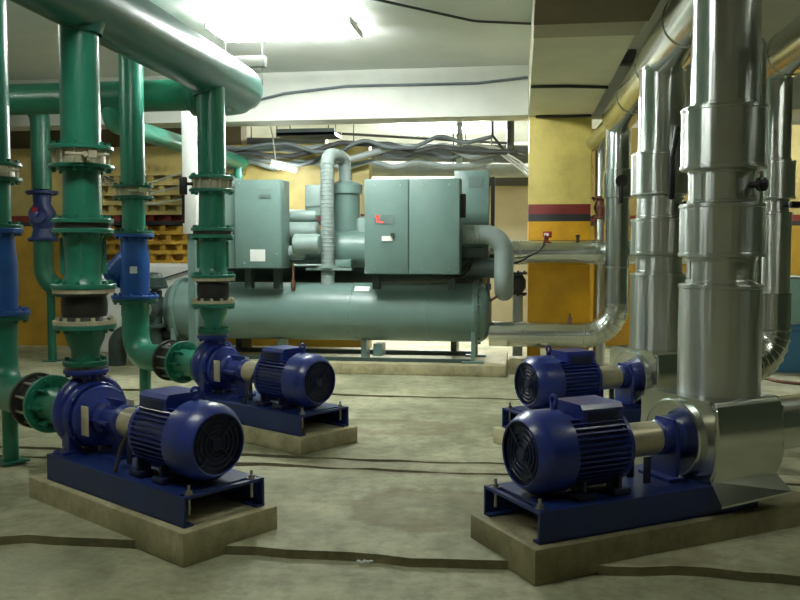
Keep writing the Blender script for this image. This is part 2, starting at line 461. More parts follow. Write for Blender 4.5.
SH = 0.40      # shaft height above the plinth
def make_pump(loc, rotz, label, clad=False):
    t = thing('pump', label, 'pump', loc, rotz, 'blue motor pump sets on concrete plinths')
    # skid of two channels under a deck plate
    bm = B()
    for s in (-1, 1):
        box(bm, (0.81, s * 0.268, 0.083), (1.50, 0.014, 0.165))
        box(bm, (0.81, s * 0.245, 0.007), (1.50, 0.06, 0.012))
    box(bm, (0.845, 0, 0.158), (1.43, 0.53, 0.016))
    for x in (0.5, 1.0, 1.52):
        box(bm, (x, 0, 0.08), (0.014, 0.52, 0.15))
    box(bm, (0.075, 0, 0.158), (0.03, 0.53, 0.016))
    obj('base_frame', bm, 'blue_frame', t)
    for x in (0.10, 1.46):
        for s in (-1, 1):
            bolt(t, x, s * 0.215, 0.166)
    # motor
    bm = B()
    lathe(bm, (0, 0, SH), (1, 0, 0), [(0.31, 0), (0.31, 0.185), (0.69, 0.185), (0.70, 0.20), (0.725, 0.20), (0.75, 0.13), (0.79, 0.09), (0.79, 0)], 48)
    nf = 44
    for i in range(nf):
        a = 2 * PI * i / nf
        if abs(math.sin(a) - 1) < 0.12: continue
        r = bmesh.ops.create_cube(bm, size=1.0)
        bmesh.ops.transform(bm, matrix=Matrix.Translation((0.505, 0, SH)) @ Matrix.Rotation(a, 4, 'X') @ Matrix.Translation((0, 0.199, 0)) @ Matrix.Diagonal((0.37, 0.032, 0.008, 1)), verts=r['verts'])
    obj('motor_body', bm, 'blue', t)
    bm = B()
    lathe(bm, (0, 0, SH), (1, 0, 0), [(0.12, 0.168), (0.115, 0.175), (0.12, 0.182), (0.18, 0.219), (0.195, 0.223), (0.345, 0.223), (0.35, 0.216), (0.345, 0.21), (0.195, 0.21)], 56)
    obj('fan_cowl', bm, 'blue', t)
    bm = B()
    lathe(bm, (0, 0, SH), (1, 0, 0), [(0.138, 0), (0.138, 0.185), (0.15, 0.185), (0.15, 0)], 40)
    for r_ in (0.05, 0.08, 0.11, 0.14):
        lathe(bm, (0, 0, SH), (1, 0, 0), [(0.130, r_ - 0.004), (0.126, r_), (0.130, r_ + 0.004), (0.14, r_)], 40)
    for k in range(4):
        a = PI / 4 + k * PI / 2
        cyl(bm, (0.128, 0, SH), (0.128, 0.17 * math.cos(a), SH + 0.17 * math.sin(a)), 0.005, 6)
    lathe(bm, (0, 0, SH), (1, 0, 0), [(0.120, 0), (0.122, 0.035), (0.138, 0.04)], 24)
    obj('fan_grille', bm, 'blue_dark', t)
    # terminal box on top of the motor
    bm = B()
    prism(bm, [(-0.135, 0.0), (0.135, 0.0), (0.135, 0.13), (0.115, 0.155), (-0.115, 0.155), (-0.135, 0.13)], 0.42, 0.69)
    bmesh.ops.translate(bm, vec=(0, 0, SH + 0.10), verts=bm.verts)
    tb = obj('terminal_box', bm, 'blue', t)
    for s in (-1, 1):
        bm = B(); box(bm, (0.555, s * 0.138, SH + 0.17), (0.2, 0.006, 0.10), bevel=0.002); obj('box_cover', bm, 'blue_dark', tb)
    bm = B(); cyl(bm, (0.665, 0.06, SH + 0.22), (0.70, 0.06, SH + 0.22), 0.022, 12); tube(bm, [(0.70, 0.06, SH + 0.22), (0.74, 0.06, SH + 0.22), (0.80, 0.2, 0.3), (0.80, 0.24, 0.17)], 0.012, 0.05, 10); obj('cable_gland', bm, 'iron', tb)
    bm = B(); lathe(bm, (0.33, 0, SH + 0.225), (0, 0, 1), [(0, 0.02), (0.03, 0.02)], 10)
    pts = [(0.33, 0.028 * math.cos(a), SH + 0.27 + 0.028 * math.sin(a)) for a in [2 * PI * k / 14 for k in range(15)]]
    tube(bm, pts, 0.009, 0, 8); obj('lifting_eye', bm, 'blue', t)
    for x in (0.40, 0.63):
        for s in (-1, 1):
            bm = B()
            box(bm, (x, s * 0.165, 0.185), (0.11, 0.10, 0.036), bevel=0.006)
            box(bm, (x, s * 0.165, 0.225), (0.02, 0.06, 0.08)); box(bm, (x, s * 0.14, 0.225), (0.09, 0.014, 0.08))
            cyl(bm, (x, s * 0.185, 0.2), (x, s * 0.185, 0.222), 0.014, 6)
            obj('motor_foot', bm, 'blue_dark', t)
    # coupling guard
    bm = B(); lathe(bm, (0, 0, SH), (1, 0, 0), [(0.795, 0), (0.795, 0.092), (0.80, 0.098), (1.02, 0.098), (1.025, 0.092), (1.025, 0)], 32)
    obj('coupling_guard', bm, 'guard', t, 'cream steel coupling guard')
    for s in (-1, 1):
        bm = B(); box(bm, (0.92, s * 0.07, 0.24), (0.05, 0.006, 0.15)); obj('guard_bracket', bm, 'blue_dark', t)
    # bearing housing and lantern
    bm = B()
    lathe(bm, (0, 0, SH), (1, 0, 0), [(1.04, 0), (1.04, 0.085), (1.06, 0.105), (1.09, 0.105), (1.10, 0.088), (1.24, 0.088), (1.26, 0.115), (1.30, 0.12), (1.34, 0.19), (1.37, 0.20), (1.37, 0)], 40)
    for k in range(4):
        a = k * PI / 2
        r = bmesh.ops.create_cube(bm, size=1.0)
        bmesh.ops.transform(bm, matrix=Matrix.Translation((1.19, 0, SH)) @ Matrix.Rotation(a, 4, 'X') @ Matrix.Translation((0, 0.10, 0)) @ Matrix.Diagonal((0.2, 0.06, 0.014, 1)), verts=r['verts'])
    box(bm, (1.12, 0, 0.25), (0.10, 0.05, 0.17)); box(bm, (1.12, 0, 0.175), (0.13, 0.20, 0.02))
    if clad:
        bm.free(); bm = B()
        lathe(bm, (0, 0, SH), (1, 0, 0), [(1.03, 0), (1.03, 0.085), (1.045, 0.10), (1.12, 0.10), (1.13, 0.12), (1.17, 0.125), (1.18, 0.0)], 40)
        prism(bm, [(-0.10, 0.166), (0.10, 0.166), (0.115, SH + 0.02), (0.07, SH + 0.11), (-0.07, SH + 0.11), (-0.115, SH + 0.02)], 1.10, 1.125)
        box(bm, (1.09, 0, 0.175), (0.12, 0.26, 0.02))
    obj('bearing_housing', bm, 'blue', t)
    if not clad:
        for s in (-1, 1):
            bm = B(); box(bm, (1.275, s * 0.162, SH), (0.085, 0.008, 0.19), bevel=0.003); obj('opening_plate', bm, 'cream', t, 'pale plate standing in for the opening in the lantern side')  # plate added where the pale floor shows through the lantern opening
        # volute: spiral-ish casing with rims, discharge neck and feet
        bm = B()
        lathe(bm, (0, 0, SH), (1, 0, 0), [(1.40, 0), (1.40, 0.21), (1.415, 0.22), (1.44, 0.22), (1.45, 0.205), (1.48, 0.215), (1.53, 0.228), (1.58, 0.215), (1.61, 0.17), (1.64, 0.125), (1.67, 0.115), (1.67, 0)], 48)
        for i in range(26):
            a = math.radians(-40 + i * 8)
            rr = 0.175 + 0.045 * i / 25
            lathe(bm, (1.53, rr * math.cos(a), SH + rr * math.sin(a)), (0, -math.sin(a), math.cos(a)), [(-0.03, 0.06), (0.03, 0.06)], 14)
        lathe(bm, (1.54, 0, SH + 0.15), (0, 0, 1), [(0, 0.10), (0.08, 0.085), (0.125, 0.082)], 32)
        for k in range(10):
            a = 2 * PI * k / 10
            cyl(bm, (1.385, 0.205 * math.cos(a), SH + 0.205 * math.sin(a)), (1.41, 0.205 * math.cos(a), SH + 0.205 * math.sin(a)), 0.012, 6)
        for s in (-1, 1):
            prism(bm, [(s * 0.19, 0.168), (s * 0.10, 0.168), (s * 0.11, SH - 0.12), (s * 0.19, SH - 0.06)], 1.43, 1.52)
            box(bm, (1.475, s * 0.17, 0.175), (0.13, 0.14, 0.02))
        obj('volute_casing', bm, 'blue', t)
        bm = B(); flange_geo(bm, (1.54, 0, SH + 0.265), (0, 0, 1), 0.145, 0.03, 0.115, 8, up=False); obj('discharge_flange', bm, 'blue', t)
        bm = B(); cyl(bm, (1.40, 0.0, SH - 0.27), (1.40, 0.0, SH - 0.19), 0.01, 8); obj('drain_plug', bm, 'steel', t)
    else:
        # aluminium jacket around the volute: front plate with a raised round cover, bulged sides, flared apron
        bm = B()
        top, bot = SH + 0.235, 0.155
        prof = []
        for i in range(9):
            a = PI / 2 * i / 8
            prof.append((0.24 + 0.06 * math.sin(a), top - 0.05 + 0.05 * math.cos(a)))
        prof += [(0.318, SH + 0.07), (0.315, SH - 0.05), (0.295, SH - 0.15), (0.27, bot)]
        poly = prof + [(-y, z) for y, z in reversed(prof)]
        prism(bm, poly, 1.19, 1.72)
        bmesh.ops.bevel(bm, geom=[e for e in bm.edges if abs(e.verts[0].co.x - e.verts[1].co.x) < 1e-5], offset=0.02, segments=3, affect='EDGES')
        jk = obj('insulation_jacket', bm, 'clad_plain', t, 'shiny aluminium jacket over the pump casing')
        bm = B(); lathe(bm, (0, 0, SH - 0.01), (1, 0, 0), [(1.195, 0.228), (1.165, 0.228), (1.155, 0.22), (1.163, 0.205), (1.168, 0)], 48); obj('round_cover', bm, 'clad_plain', jk)
        for s in (-1, 1):
            bm = B()
            a = [(1.20, s * 0.27, 0.19), (1.70, s * 0.27, 0.19), (1.72, s * 0.37, 0.10), (1.20, s * 0.355, 0.07), ]
            v0 = [bm.verts.new(p) for p in a]; v1 = [bm.verts.new((p[0], p[1], p[2] - 0.012)) for p in a]
            bm.faces.new(v0); bm.faces.new(v1[::-1])
            for i in range(4): bm.faces.new((v0[i], v0[(i + 1) % 4], v1[(i + 1) % 4], v1[i]))
            obj('apron', bm, 'clad_plain', jk)
    return t

def flange_geo(bm, org, axis, R, th, bolt_r, nb, up=True, br=0.011):
    mt = Matrix.Translation(org) @ orient(axis)
    lathe(bm, org, axis, [(0, 0.02), (0, R - 0.004), (0.004, R), (th - 0.004, R), (th, R - 0.004), (th, 0.02)], 40)
    for k in range(nb):
        a = 2 * PI * (k + 0.5) / nb
        p = Vector((bolt_r * math.cos(a), bolt_r * math.sin(a), 0))
        z0, z1 = (th, th + 0.022) if up else (-0.022, 0)
        cyl(bm, mt @ (p + Vector((0, 0, z0))), mt @ (p + Vector((0, 0, z1))), br * 1.5, 6)

LAX = math.atan2(0.543, -0.84)
RAX = math.atan2(0.543, 0.84)
def loc_on(o, rot, x, y=0.0):
    return (o[0] + math.cos(rot) * x - math.sin(rot) * y, o[1] + math.sin(rot) * x + math.cos(rot) * y)
# centre of the motor-end edge of each plinth
L1 = (-1.73 + 0.543 * 0.325, 4.16 + 0.84 * 0.325)
L2 = (-1.69 + 0.543 * 0.325, 6.42 + 0.84 * 0.325)
R1 = (0.088 - 0.543 * 0.325, 4.17 + 0.84 * 0.325)
R2 = (0.14 - 0.543 * 0.325, 6.55 + 0.84 * 0.325)
PZ = 0.12
def plinth(o, rot, label, bottom, mat, L=1.72, W=0.65):
    bm = B(); box(bm, (L / 2, 0, (PZ + bottom) / 2 - bottom), (L, W, PZ - bottom), bevel=0.012)
    ob = obj('plinth', bm, mat)
    # ragged grout bed under the skid
    ob.location = (o[0], o[1], bottom); ob.rotation_euler = (0, 0, rot)
    for v in ob.data.vertices:
        v.co.z -= (PZ + bottom) / 2 - bottom - (PZ - bottom) / 2
    return tag(ob, label, 'plinth', 'concrete pump plinths')
plinth(L1, LAX, 'pale concrete plinth under the front left pump', -0.065, 'plinth')
plinth(L2, LAX, 'pale concrete plinth under the rear left pump, by the chiller', -0.012, 'plinth')
plinth(R1, RAX, 'dark concrete plinth under the front right pump', -0.065, 'plinth_dark', L=2.05)
plinth(R2, RAX, 'concrete plinth under the rear right pump, mostly hidden behind the front one', -0.012, 'plinth', L=2.05)
make_pump((*L1, PZ), LAX, 'blue motor pump at the front left, with its bare blue casing showing')
make_pump((*L2, PZ), LAX, 'blue motor pump at the rear left, standing in front of the chiller')
make_pump((*R1, PZ), RAX, 'blue motor pump at the front right, with a shiny jacketed casing', clad=True)
make_pump((*R2, PZ), RAX, 'blue motor pump at the rear right, half hidden behind the front right pump', clad=True)

# ------------------------------------------------------------------ green pipework
SZ = PZ + SH           # shaft height above the floor
HX, HZ = -2.83, 3.24   # discharge header axis

def valve_unit(t, z0, z1, R, mat='green', handle=0.0, gear=False):
    """two flanges with a wafer butterfly valve between them"""
    th = 0.026
    bm = B(); flange_geo(bm, (0, 0, z1 - th), (0, 0, 1), R, th, R - 0.03, 12, True); obj('flange', bm, mat, t)
    bm = B(); flange_geo(bm, (0, 0, z0), (0, 0, 1), R, th, R - 0.03, 12, False); obj('flange', bm, mat, t)
    bm = B()
    lathe(bm, (0, 0, 0), (0, 0, 1), [(z0 + th, 0.02), (z0 + th, R * 0.74), (z1 - th, R * 0.74), (z1 - th, 0.02)], 32)
    for k in range(12):
        a = 2 * PI * (k + 0.5) / 12
        cyl(bm, ((R - 0.03) * math.cos(a), (R - 0.03) * math.sin(a), z0 + th), ((R - 0.03) * math.cos(a), (R - 0.03) * math.sin(a), z1 - th), 0.009, 6)
    v = obj('butterfly_valve', bm, 'cream', t, 'pale butterfly valve clamped between green flanges')
    zc = (z0 + z1) / 2
    c, s = math.cos(handle), math.sin(handle)
    bm = B()
    cyl(bm, (R * 0.7 * c, R * 0.7 * s, zc), ((R + 0.06) * c, (R + 0.06) * s, zc), 0.016, 10)
    if gear:
        box(bm, ((R + 0.05) * c, (R + 0.05) * s, zc - 0.02), (0.07, 0.07, 0.16), handle, 0.01)
        tube(bm, [((R + 0.05) * c, (R + 0.05) * s, zc - 0.08), ((R + 0.055) * c, (R + 0.055) * s, zc - 0.36)], 0.014, 0, 8)
        obj('valve_handle', bm, 'black', v, 'black hanging lever')
    else:
        pc = Vector(((R + 0.05) * c, (R + 0.05) * s, zc)); d = Vector((-s, c, 0))
        tube(bm, [pc - d * 0.12, pc + d * 0.14], 0.010, 0, 8)
        box(bm, pc + d * 0.04, (0.05, 0.05, 0.045), handle)
        obj('valve_handle', bm, 'cream', v)
    return v

def disc_riser(x, y, label, handle, gear):
    t = thing('discharge_riser', label, 'pipe', (x, y, 0), 0, 'green discharge risers above the left pumps')
    bm = B(); lathe(bm, (0, 0, 0), (0, 0, 1), [(2.26, 0.02), (2.26, 0.125), (HZ - 0.1, 0.125), (HZ - 0.1, 0.02)], 40); obj('upper_pipe', bm, 'green', t)
    valve_unit(t, 2.13, 2.275, 0.205, 'green', handle, gear)
    bm = B(); lathe(bm, (0, 0, 0), (0, 0, 1), [(2.13, 0.02), (2.13, 0.118), (1.86, 0.122), (1.80, 0.125), (1.80, 0.02)], 40); obj('spool_pipe', bm, 'green', t)
    for z0, up in ((1.775, True), (1.71, False)):
        bm = B(); flange_geo(bm, (0, 0, z0), (0, 0, 1), 0.195, 0.03, 0.165, 12, up); obj('flange', bm, 'green', t)
    bm = B(); lathe(bm, (0, 0, 0), (0, 0, 1), [(1.775, 0.02), (1.775, 0.175), (1.74, 0.175), (1.74, 0.02)], 32); obj('gasket_ring', bm, 'iron', t)
    bm = B(); lathe(bm, (0, 0, 0), (0, 0, 1), [(1.71, 0.02), (1.71, 0.135), (1.68, 0.125), (1.45, 0.118), (1.40, 0.13), (1.37, 0.15), (1.37, 0.02)], 40)
    for k in range(4):
        a = 2 * PI * k / 4 + 0.4
        box(bm, (0.125 * math.cos(a), 0.125 * math.sin(a), 1.56), (0.04, 0.012, 0.24), a)
    obj('check_valve', bm, 'green', t)
    bm = B(); flange_geo(bm, (0, 0, 1.345), (0, 0, 1), 0.205, 0.032, 0.172, 12, True); obj('flange', bm, 'green', t)
    bm = B(); lathe(bm, (0, 0, 0), (0, 0, 1), [(1.345, 0.02), (1.345, 0.198), (1.318, 0.198), (1.318, 0.02)], 40); obj('backing_ring', bm, 'cream', t, 'pale metal backing ring')
    bm = B(); lathe(bm, (0, 0, 0), (0, 0, 1), [(1.318, 0.02), (1.318, 0.165), (1.295, 0.14), (1.27, 0.146), (1.23, 0.148), (1.19, 0.146), (1.165, 0.14), (1.138, 0.165), (1.138, 0.02)], 40); obj('rubber_joint', bm, 'rubber', t, 'black rubber expansion joint')
    bm = B(); lathe(bm, (0, 0, 0), (0, 0, 1), [(1.138, 0.02), (1.138, 0.20), (1.112, 0.20), (1.112, 0.02)], 40)
    for k in range(12):
        a = 2 * PI * (k + .5) / 12
        cyl(bm, (0.175 * math.cos(a), 0.175 * math.sin(a), 1.138), (0.175 * math.cos(a), 0.175 * math.sin(a), 1.16), 0.015, 6)
    obj('backing_ring', bm, 'cream', t, 'pale metal backing ring')
    bm = B(); flange_geo(bm, (0, 0, 1.08), (0, 0, 1), 0.20, 0.032, 0.172, 12, False); obj('flange', bm, 'green', t)
    bm = B(); lathe(bm, (0, 0, 0), (0, 0, 1), [(1.08, 0.02), (1.08, 0.13), (1.02, 0.125), (0.94, 0.092), (0.87, 0.088), (0.87, 0.02)], 40); obj('reducer', bm, 'green', t)
    bm = B(); flange_geo(bm, (0, 0, 0.836), (0, 0, 1), 0.145, 0.036, 0.115, 8, True); obj('flange', bm, 'green_dark', t)
    return t
dL1 = loc_on(L1, LAX, 1.545); dL2 = loc_on(L2, LAX, 1.53)
disc_riser(*dL1, 'green riser with flanges and a black rubber joint above the front left pump', math.radians(-56), False)
disc_riser(*dL2, 'green riser with a black lever above the rear left pump, in front of the chiller', math.radians(200), True)

# overhead discharge header, turning left beyond the second riser
t = thing('discharge_header', 'thick green overhead header pipe over the left pump row', 'pipe', (HX, 0, HZ))
bm = B(); tube(bm, [(0, -2.5, 0), (0, 8.72, 0), (-0.6, 8.72, 0)], 0.225, 0.36, 40, 10); obj('header_pipe', bm, 'green_header', t)
bm = B(); tube(bm, [(-0.5, 8.72, 0), (-6.1, 8.72, 0)], 0.165, 0, 32); lathe(bm, (-0.5, 8.72, 0), (-1, 0, 0), [(-0.02, 0.227), (0.06, 0.227), (0.16, 0.165)], 40); obj('cross_pipe', bm, 'green_dark', t)
for yy in (dL1[1], dL2[1]):
    bm = B(); lathe(bm, (0, yy, -0.24), (0, 0, 1), [(0, 0.127), (0.03, 0.135), (0.07, 0.15)], 36); obj('tee_weld', bm, 'green_header', t)
for yy in (1.0,):
    bm = B()
    cyl(bm, (-0.25, yy, 0.0), (-0.25, yy, ZC - HZ), 0.008, 8); cyl(bm, (0.25, yy, 0.0), (0.25, yy, ZC - HZ), 0.008, 8)
    box(bm, (0, yy, -0.225), (0.56, 0.05, 0.04)); cyl(bm, (-0.25, yy, -0.22), (-0.25, yy, 0), 0.008, 8); cyl(bm, (0.25, yy, -0.22), (0.25, yy, 0), 0.008, 8)
    obj('hanger', bm, 'iron', t)

# suction risers: strainer, elbow, flexible joint and support leg, in the pump's frame
def suct_riser(o, rot, label):
    p = loc_on(o, rot, 2.84)
    t = thing('suction_riser', label, 'pipe', (p[0], p[1], 0), rot, 'green suction risers left of the left pumps')
    R = 0.12
    bm = B(); lathe(bm, (0, 0, 0), (0, 0, 1), [(2.24, 0.02), (2.24, R), (3.75, R), (3.75, 0.02)], 40); obj('upper_pipe', bm, 'green', t)
    valve_unit(t, 2.12, 2.255, 0.20, 'green_dark', math.radians(-50) - rot, False)
    bm = B(); lathe(bm, (0, 0, 0), (0, 0, 1), [(2.12, 0.02), (2.12, R - 0.005), (1.79, R - 0.005), (1.79, 0.02)], 40); obj('spool_pipe', bm, 'green', t)
    bm = B(); flange_geo(bm, (0, 0, 1.765), (0, 0, 1), 0.195, 0.028, 0.165, 12, True); obj('flange', bm, 'green_dark', t)
    # y-strainer
    bm = B()
    flange_geo(bm, (0, 0, 1.73), (0, 0, 1), 0.20, 0.034, 0.168, 12, False)
    lathe(bm, (0, 0, 0), (0, 0, 1), [(1.73, 0.02), (1.73, 0.13), (1.66, 0.135), (1.50, 0.15), (1.30, 0.15), (1.18, 0.145), (1.13, 0.15), (1.13, 0.02)], 40)
    bx, by = math.cos(math.radians(-168) - rot), math.sin(math.radians(-168) - rot)
    lathe(bm, (0, 0, 1.58), (bx, by, -1.05), [(0.0, 0.11), (0.33, 0.115), (0.335, 0.145), (0.37, 0.145), (0.37, 0.02)], 32)
    flange_geo(bm, (0, 0, 1.105), (0, 0, 1), 0.235, 0.034, 0.20, 12, True)
    s_ = obj('strainer', bm, 'strainer', t, 'bright blue y-strainer body')
    bm = B(); box(bm, (0.152 * math.cos(-1.2 - rot), 0.152 * math.sin(-1.2 - rot), 1.40), (0.008, 0.07, 0.07), -1.2 - rot); obj('nameplate', bm, 'label', s_)
    bm = B(); flange_geo(bm, (0, 0, 1.07), (0, 0, 1), 0.225, 0.032, 0.20, 12, False); obj('flange', bm, 'green_dark', t)
    bm = B()
    lathe(bm, (0, 0, 0), (0, 0, 1), [(1.07, 0.02), (1.07, 0.145), (1.03, 0.14), (0.93, 0.14), (0.93, 0.02)], 36)
    tube(bm, [(0, 0, 0.98), (0, 0, SZ), (-0.62, 0, SZ)], 0.135, 0.28, 36, 12); obj('elbow', bm, 'green', t)
    bm = B(); tube(bm, [(-0.16, 0, SZ - 0.02), (-0.16, 0, 0.012)], 0.058, 0, 20); box(bm, (-0.16, 0, 0.008), (0.2, 0.2, 0.014)); obj('support_leg', bm, 'green', t)
    bm = B(); flange_geo(bm, (-0.62, 0, SZ), (1, 0, 0), 0.20, 0.034, 0.168, 10, True, 0.013); obj('flange', bm, 'iron', t, 'dark flange with pale bolt heads')
    bm = B(); lathe(bm, (-0.62, 0, SZ), (-1, 0, 0), [(0, 0.17), (0.02, 0.15), (0.06, 0.16), (0.10, 0.165), (0.13, 0.16), (0.165, 0.15), (0.186, 0.17), (0.186, 0.02)], 36); obj('rubber_joint', bm, 'rubber', t, 'black rubber expansion joint')
    bm = B()
    for k in range(10):
        a = 2 * PI * (k + 0.5) / 10
        cyl(bm, (-0.83, 0.17 * math.cos(a), SZ + 0.17 * math.sin(a)), (-0.57, 0.17 * math.cos(a), SZ + 0.17 * math.sin(a)), 0.010, 6)
    obj('tie_bolts', bm, 'steel', t)
    bm = B(); flange_geo(bm, (-0.84, 0, SZ), (1, 0, 0), 0.205, 0.034, 0.17, 10, False); obj('flange', bm, 'green', t)
    bm = B()
    lathe(bm, (-0.84, 0, SZ), (-1, 0, 0), [(0, 0.135), (0.08, 0.13), (0.2, 0.11), (0.31, 0.105), (0.31, 0.02)], 36)
    for k in range(8):
        a = 2 * PI * k / 8
        r = bmesh.ops.create_cube(bm, size=1.0)
        bmesh.ops.transform(bm, matrix=Matrix.Translation((-0.90, 0, SZ)) @ Matrix.Rotation(a, 4, 'X') @ Matrix.Translation((0, 0.145, 0)) @ Matrix.Diagonal((0.10, 0.05, 0.014, 1)), verts=r['verts'])
    obj('reducer', bm, 'green', t)
    bm = B(); flange_geo(bm, (-1.17, 0, SZ), (1, 0, 0), 0.17, 0.035, 0.14, 8, True); obj('flange', bm, 'green', t)
    return p
pB = suct_riser(L1, LAX, 'green suction riser with a blue strainer, cut by the left edge of the view')
pC = suct_riser(L2, LAX, 'green suction riser with a blue strainer between the two discharge risers')
t = thing('suction_header', 'green header pipe high behind the discharge header', 'pipe', (pB[0], 0, 3.83))
bm = B(); tube(bm, [(0, -2.5, 0), (0, 8.5, 0)], 0.16, 0, 32); obj('header_pipe', bm, 'green', t)

# branch pipe running to the back, dropping behind the left cabinet
t = thing('branch_pipe', 'green branch pipe sloping away behind the white post toward the back', 'pipe', (-4.35, 8.95, 2.97))
bm = B(); tube(bm, [(0, -0.23, 0.26), (0, -0.23, 0.0), (0, 4.08, 0)], 0.11, 0.16, 24); obj('branch_run', bm, 'green', t)
bm = B(); tube(bm, [(0, 3.9, 0.0), (0, 3.9, -2.965)], 0.075, 0, 20); obj('drop_pipe', bm, 'green', t)

# far left riser with a small blue valve, elbow and leg
t = thing('far_riser', 'green riser with a dark blue gate valve by the far yellow wall', 'pipe', (-6.76, 11.37, 0))
bm = B(); tube(bm, [(-2.2, 0, 3.7), (0, 0, 3.7), (0, 0, 2.46)], 0.135, 0.3, 28); obj('upper_pipe', bm, 'green_dark', t)
bm = B()
flange_geo(bm, (0, 0, 2.40), (0, 0, 1), 0.22, 0.04, 0.18, 8, False)
lathe(bm, (0, 0, 0), (0, 0, 1), [(2.40, 0.02), (2.40, 0.13), (2.25, 0.12), (2.15, 0.18), (2.0, 0.18), (1.9, 0.13), (1.78, 0.16), (1.78, 0.02)], 28)
lathe(bm, (0, 0, 2.08), (0.25, -1, 0.1), [(0, 0.11), (0.2, 0.10), (0.21, 0.12), (0.24, 0.12), (0.24, 0.03), (0.3, 0.03), (0.3, 0.0)], 24)
flange_geo(bm, (0, 0, 1.74), (0, 0, 1), 0.21, 0.04, 0.18, 8, False)
v = obj('gate_valve', bm, 'blue_frame', t, 'dark blue gate valve')
bm = B(); box(bm, (0.05, -0.27, 2.16), (0.07, 0.02, 0.07)); obj('valve_tag', bm, 'red', v, 'small red tag')
bm = B(); tube(bm, [(0, 0, 1.74), (0, 0, 1.05), (0.62, 0, 1.05), (0.62, 0, 0.01)], 0.135, 0.3, 28); obj('lower_pipe', bm, 'green_dark', t)
bm = B(); cyl(bm, (0.1, 0, 1.0), (0.1, 0, 0.01), 0.06, 16); box(bm, (0.1, 0, 0.008), (0.2, 0.2, 0.014)); obj('support_leg', bm, 'green_dark', t)

# ------------------------------------------------------------------ aluminium-clad pipework (right)
def seam(bm, z, r, w=0.012):
    lathe(bm, (0, 0, z), (0, 0, 1), [(-w, r - 0.002), (-w * 0.6, r + 0.006), (w * 0.6, r + 0.006), (w, r - 0.002)], 40)

RHX, RHZ = 1.22, 3.27
def clad_riser(x, y, label, lever):
    t = thing('insulated_riser', label, 'pipe', (x, y, 0), 0, 'aluminium-clad risers above the right pumps')
    def sec(name, z0, z1, r):
        bm = B(); lathe(bm, (0, 0, 0), (0, 0, 1), [(z0, 0.03), (z0, r), (z1, r), (z1, 0.03)], 56)
        seam(bm, z0 + 0.014, r); seam(bm, z1 - 0.014, r)
        # lengthwise lap joint
        a = random.uniform(0, 6.28)
        box(bm, (r * math.cos(a), r * math.sin(a), (z0 + z1) / 2), (0.006, 0.03, z1 - z0 - 0.02), a)
        return obj(name, bm, 'clad', t)
    sec('upper_pipe', 2.43, RHZ - 0.12, 0.190)
    sec('valve_jacket', 2.07, 2.43, 0.240)
    sec('pipe_neck', 1.87, 2.07, 0.194)
    sec('valve_jacket', 1.56, 1.87, 0.240)
    sec('pipe_neck', 1.40, 1.56, 0.194)
    sec('lower_jacket', PZ + SH + 0.20, 1.40, 0.236)
    bm = B()
    c, s = math.cos(lever), math.sin(lever)
    tube(bm, [(0.19 * c, 0.19 * s, 1.97), (0.27 * c, 0.27 * s, 1.97)], 0.02, 0, 10)
    lathe(bm, (0.25 * c, 0.25 * s, 1.97), (c, s, 0), [(0, 0), (0, 0.04), (0.03, 0.04), (0.04, 0.02), (0.04, 0)], 20)
    obj('valve_stem', bm, 'black', t, 'black valve stem')
    return t
dR1 = loc_on(R1, RAX, 1.515); dR2 = loc_on(R2, RAX, 1.47)
tR1 = clad_riser(*dR1, 'thick aluminium-clad riser standing on the front right pump', math.radians(-52))
tR2 = clad_riser(*dR2, 'aluminium-clad riser above the rear right pump, left of the thick front one', math.radians(-48))
bm = B(); tube(bm, [(0.05, -0.27, 2.03), (0.05, -0.27, 2.38), (0.085, -0.26, 2.62)], 0.022, 0.06, 10); box(bm, (0.05, -0.27, 2.2), (0.05, 0.045, 0.36), 0, 0.015); obj('lever', bm, 'black', tR2, 'black lever bent against the jacket')

t = thing('insulated_header', 'aluminium-clad overhead header above the rear right risers, running to the back', 'pipe', (RHX, 0, RHZ))
bm = B(); tube(bm, [(0, -2.5, 0), (0, 11.1, 0)], 0.205, 0, 40); obj('header_pipe', bm, 'clad_plain', t)
for yy in (2, 3.5, 5, 6.5, 8.0, 9.5):
    bm = B(); lathe(bm, (0, yy, 0), (0, 1, 0), [(-0.012, 0.203), (-0.008, 0.213), (0.008, 0.213), (0.012, 0.203)], 40); obj('cladding_band', bm, 'clad_seam', t)
bm = B(); tube(bm, [(0, 11.0, 0), (-0.22, 11.9, -0.22)], 0.12, 0, 28); obj('branch_elbow', bm, 'clad_plain', t)

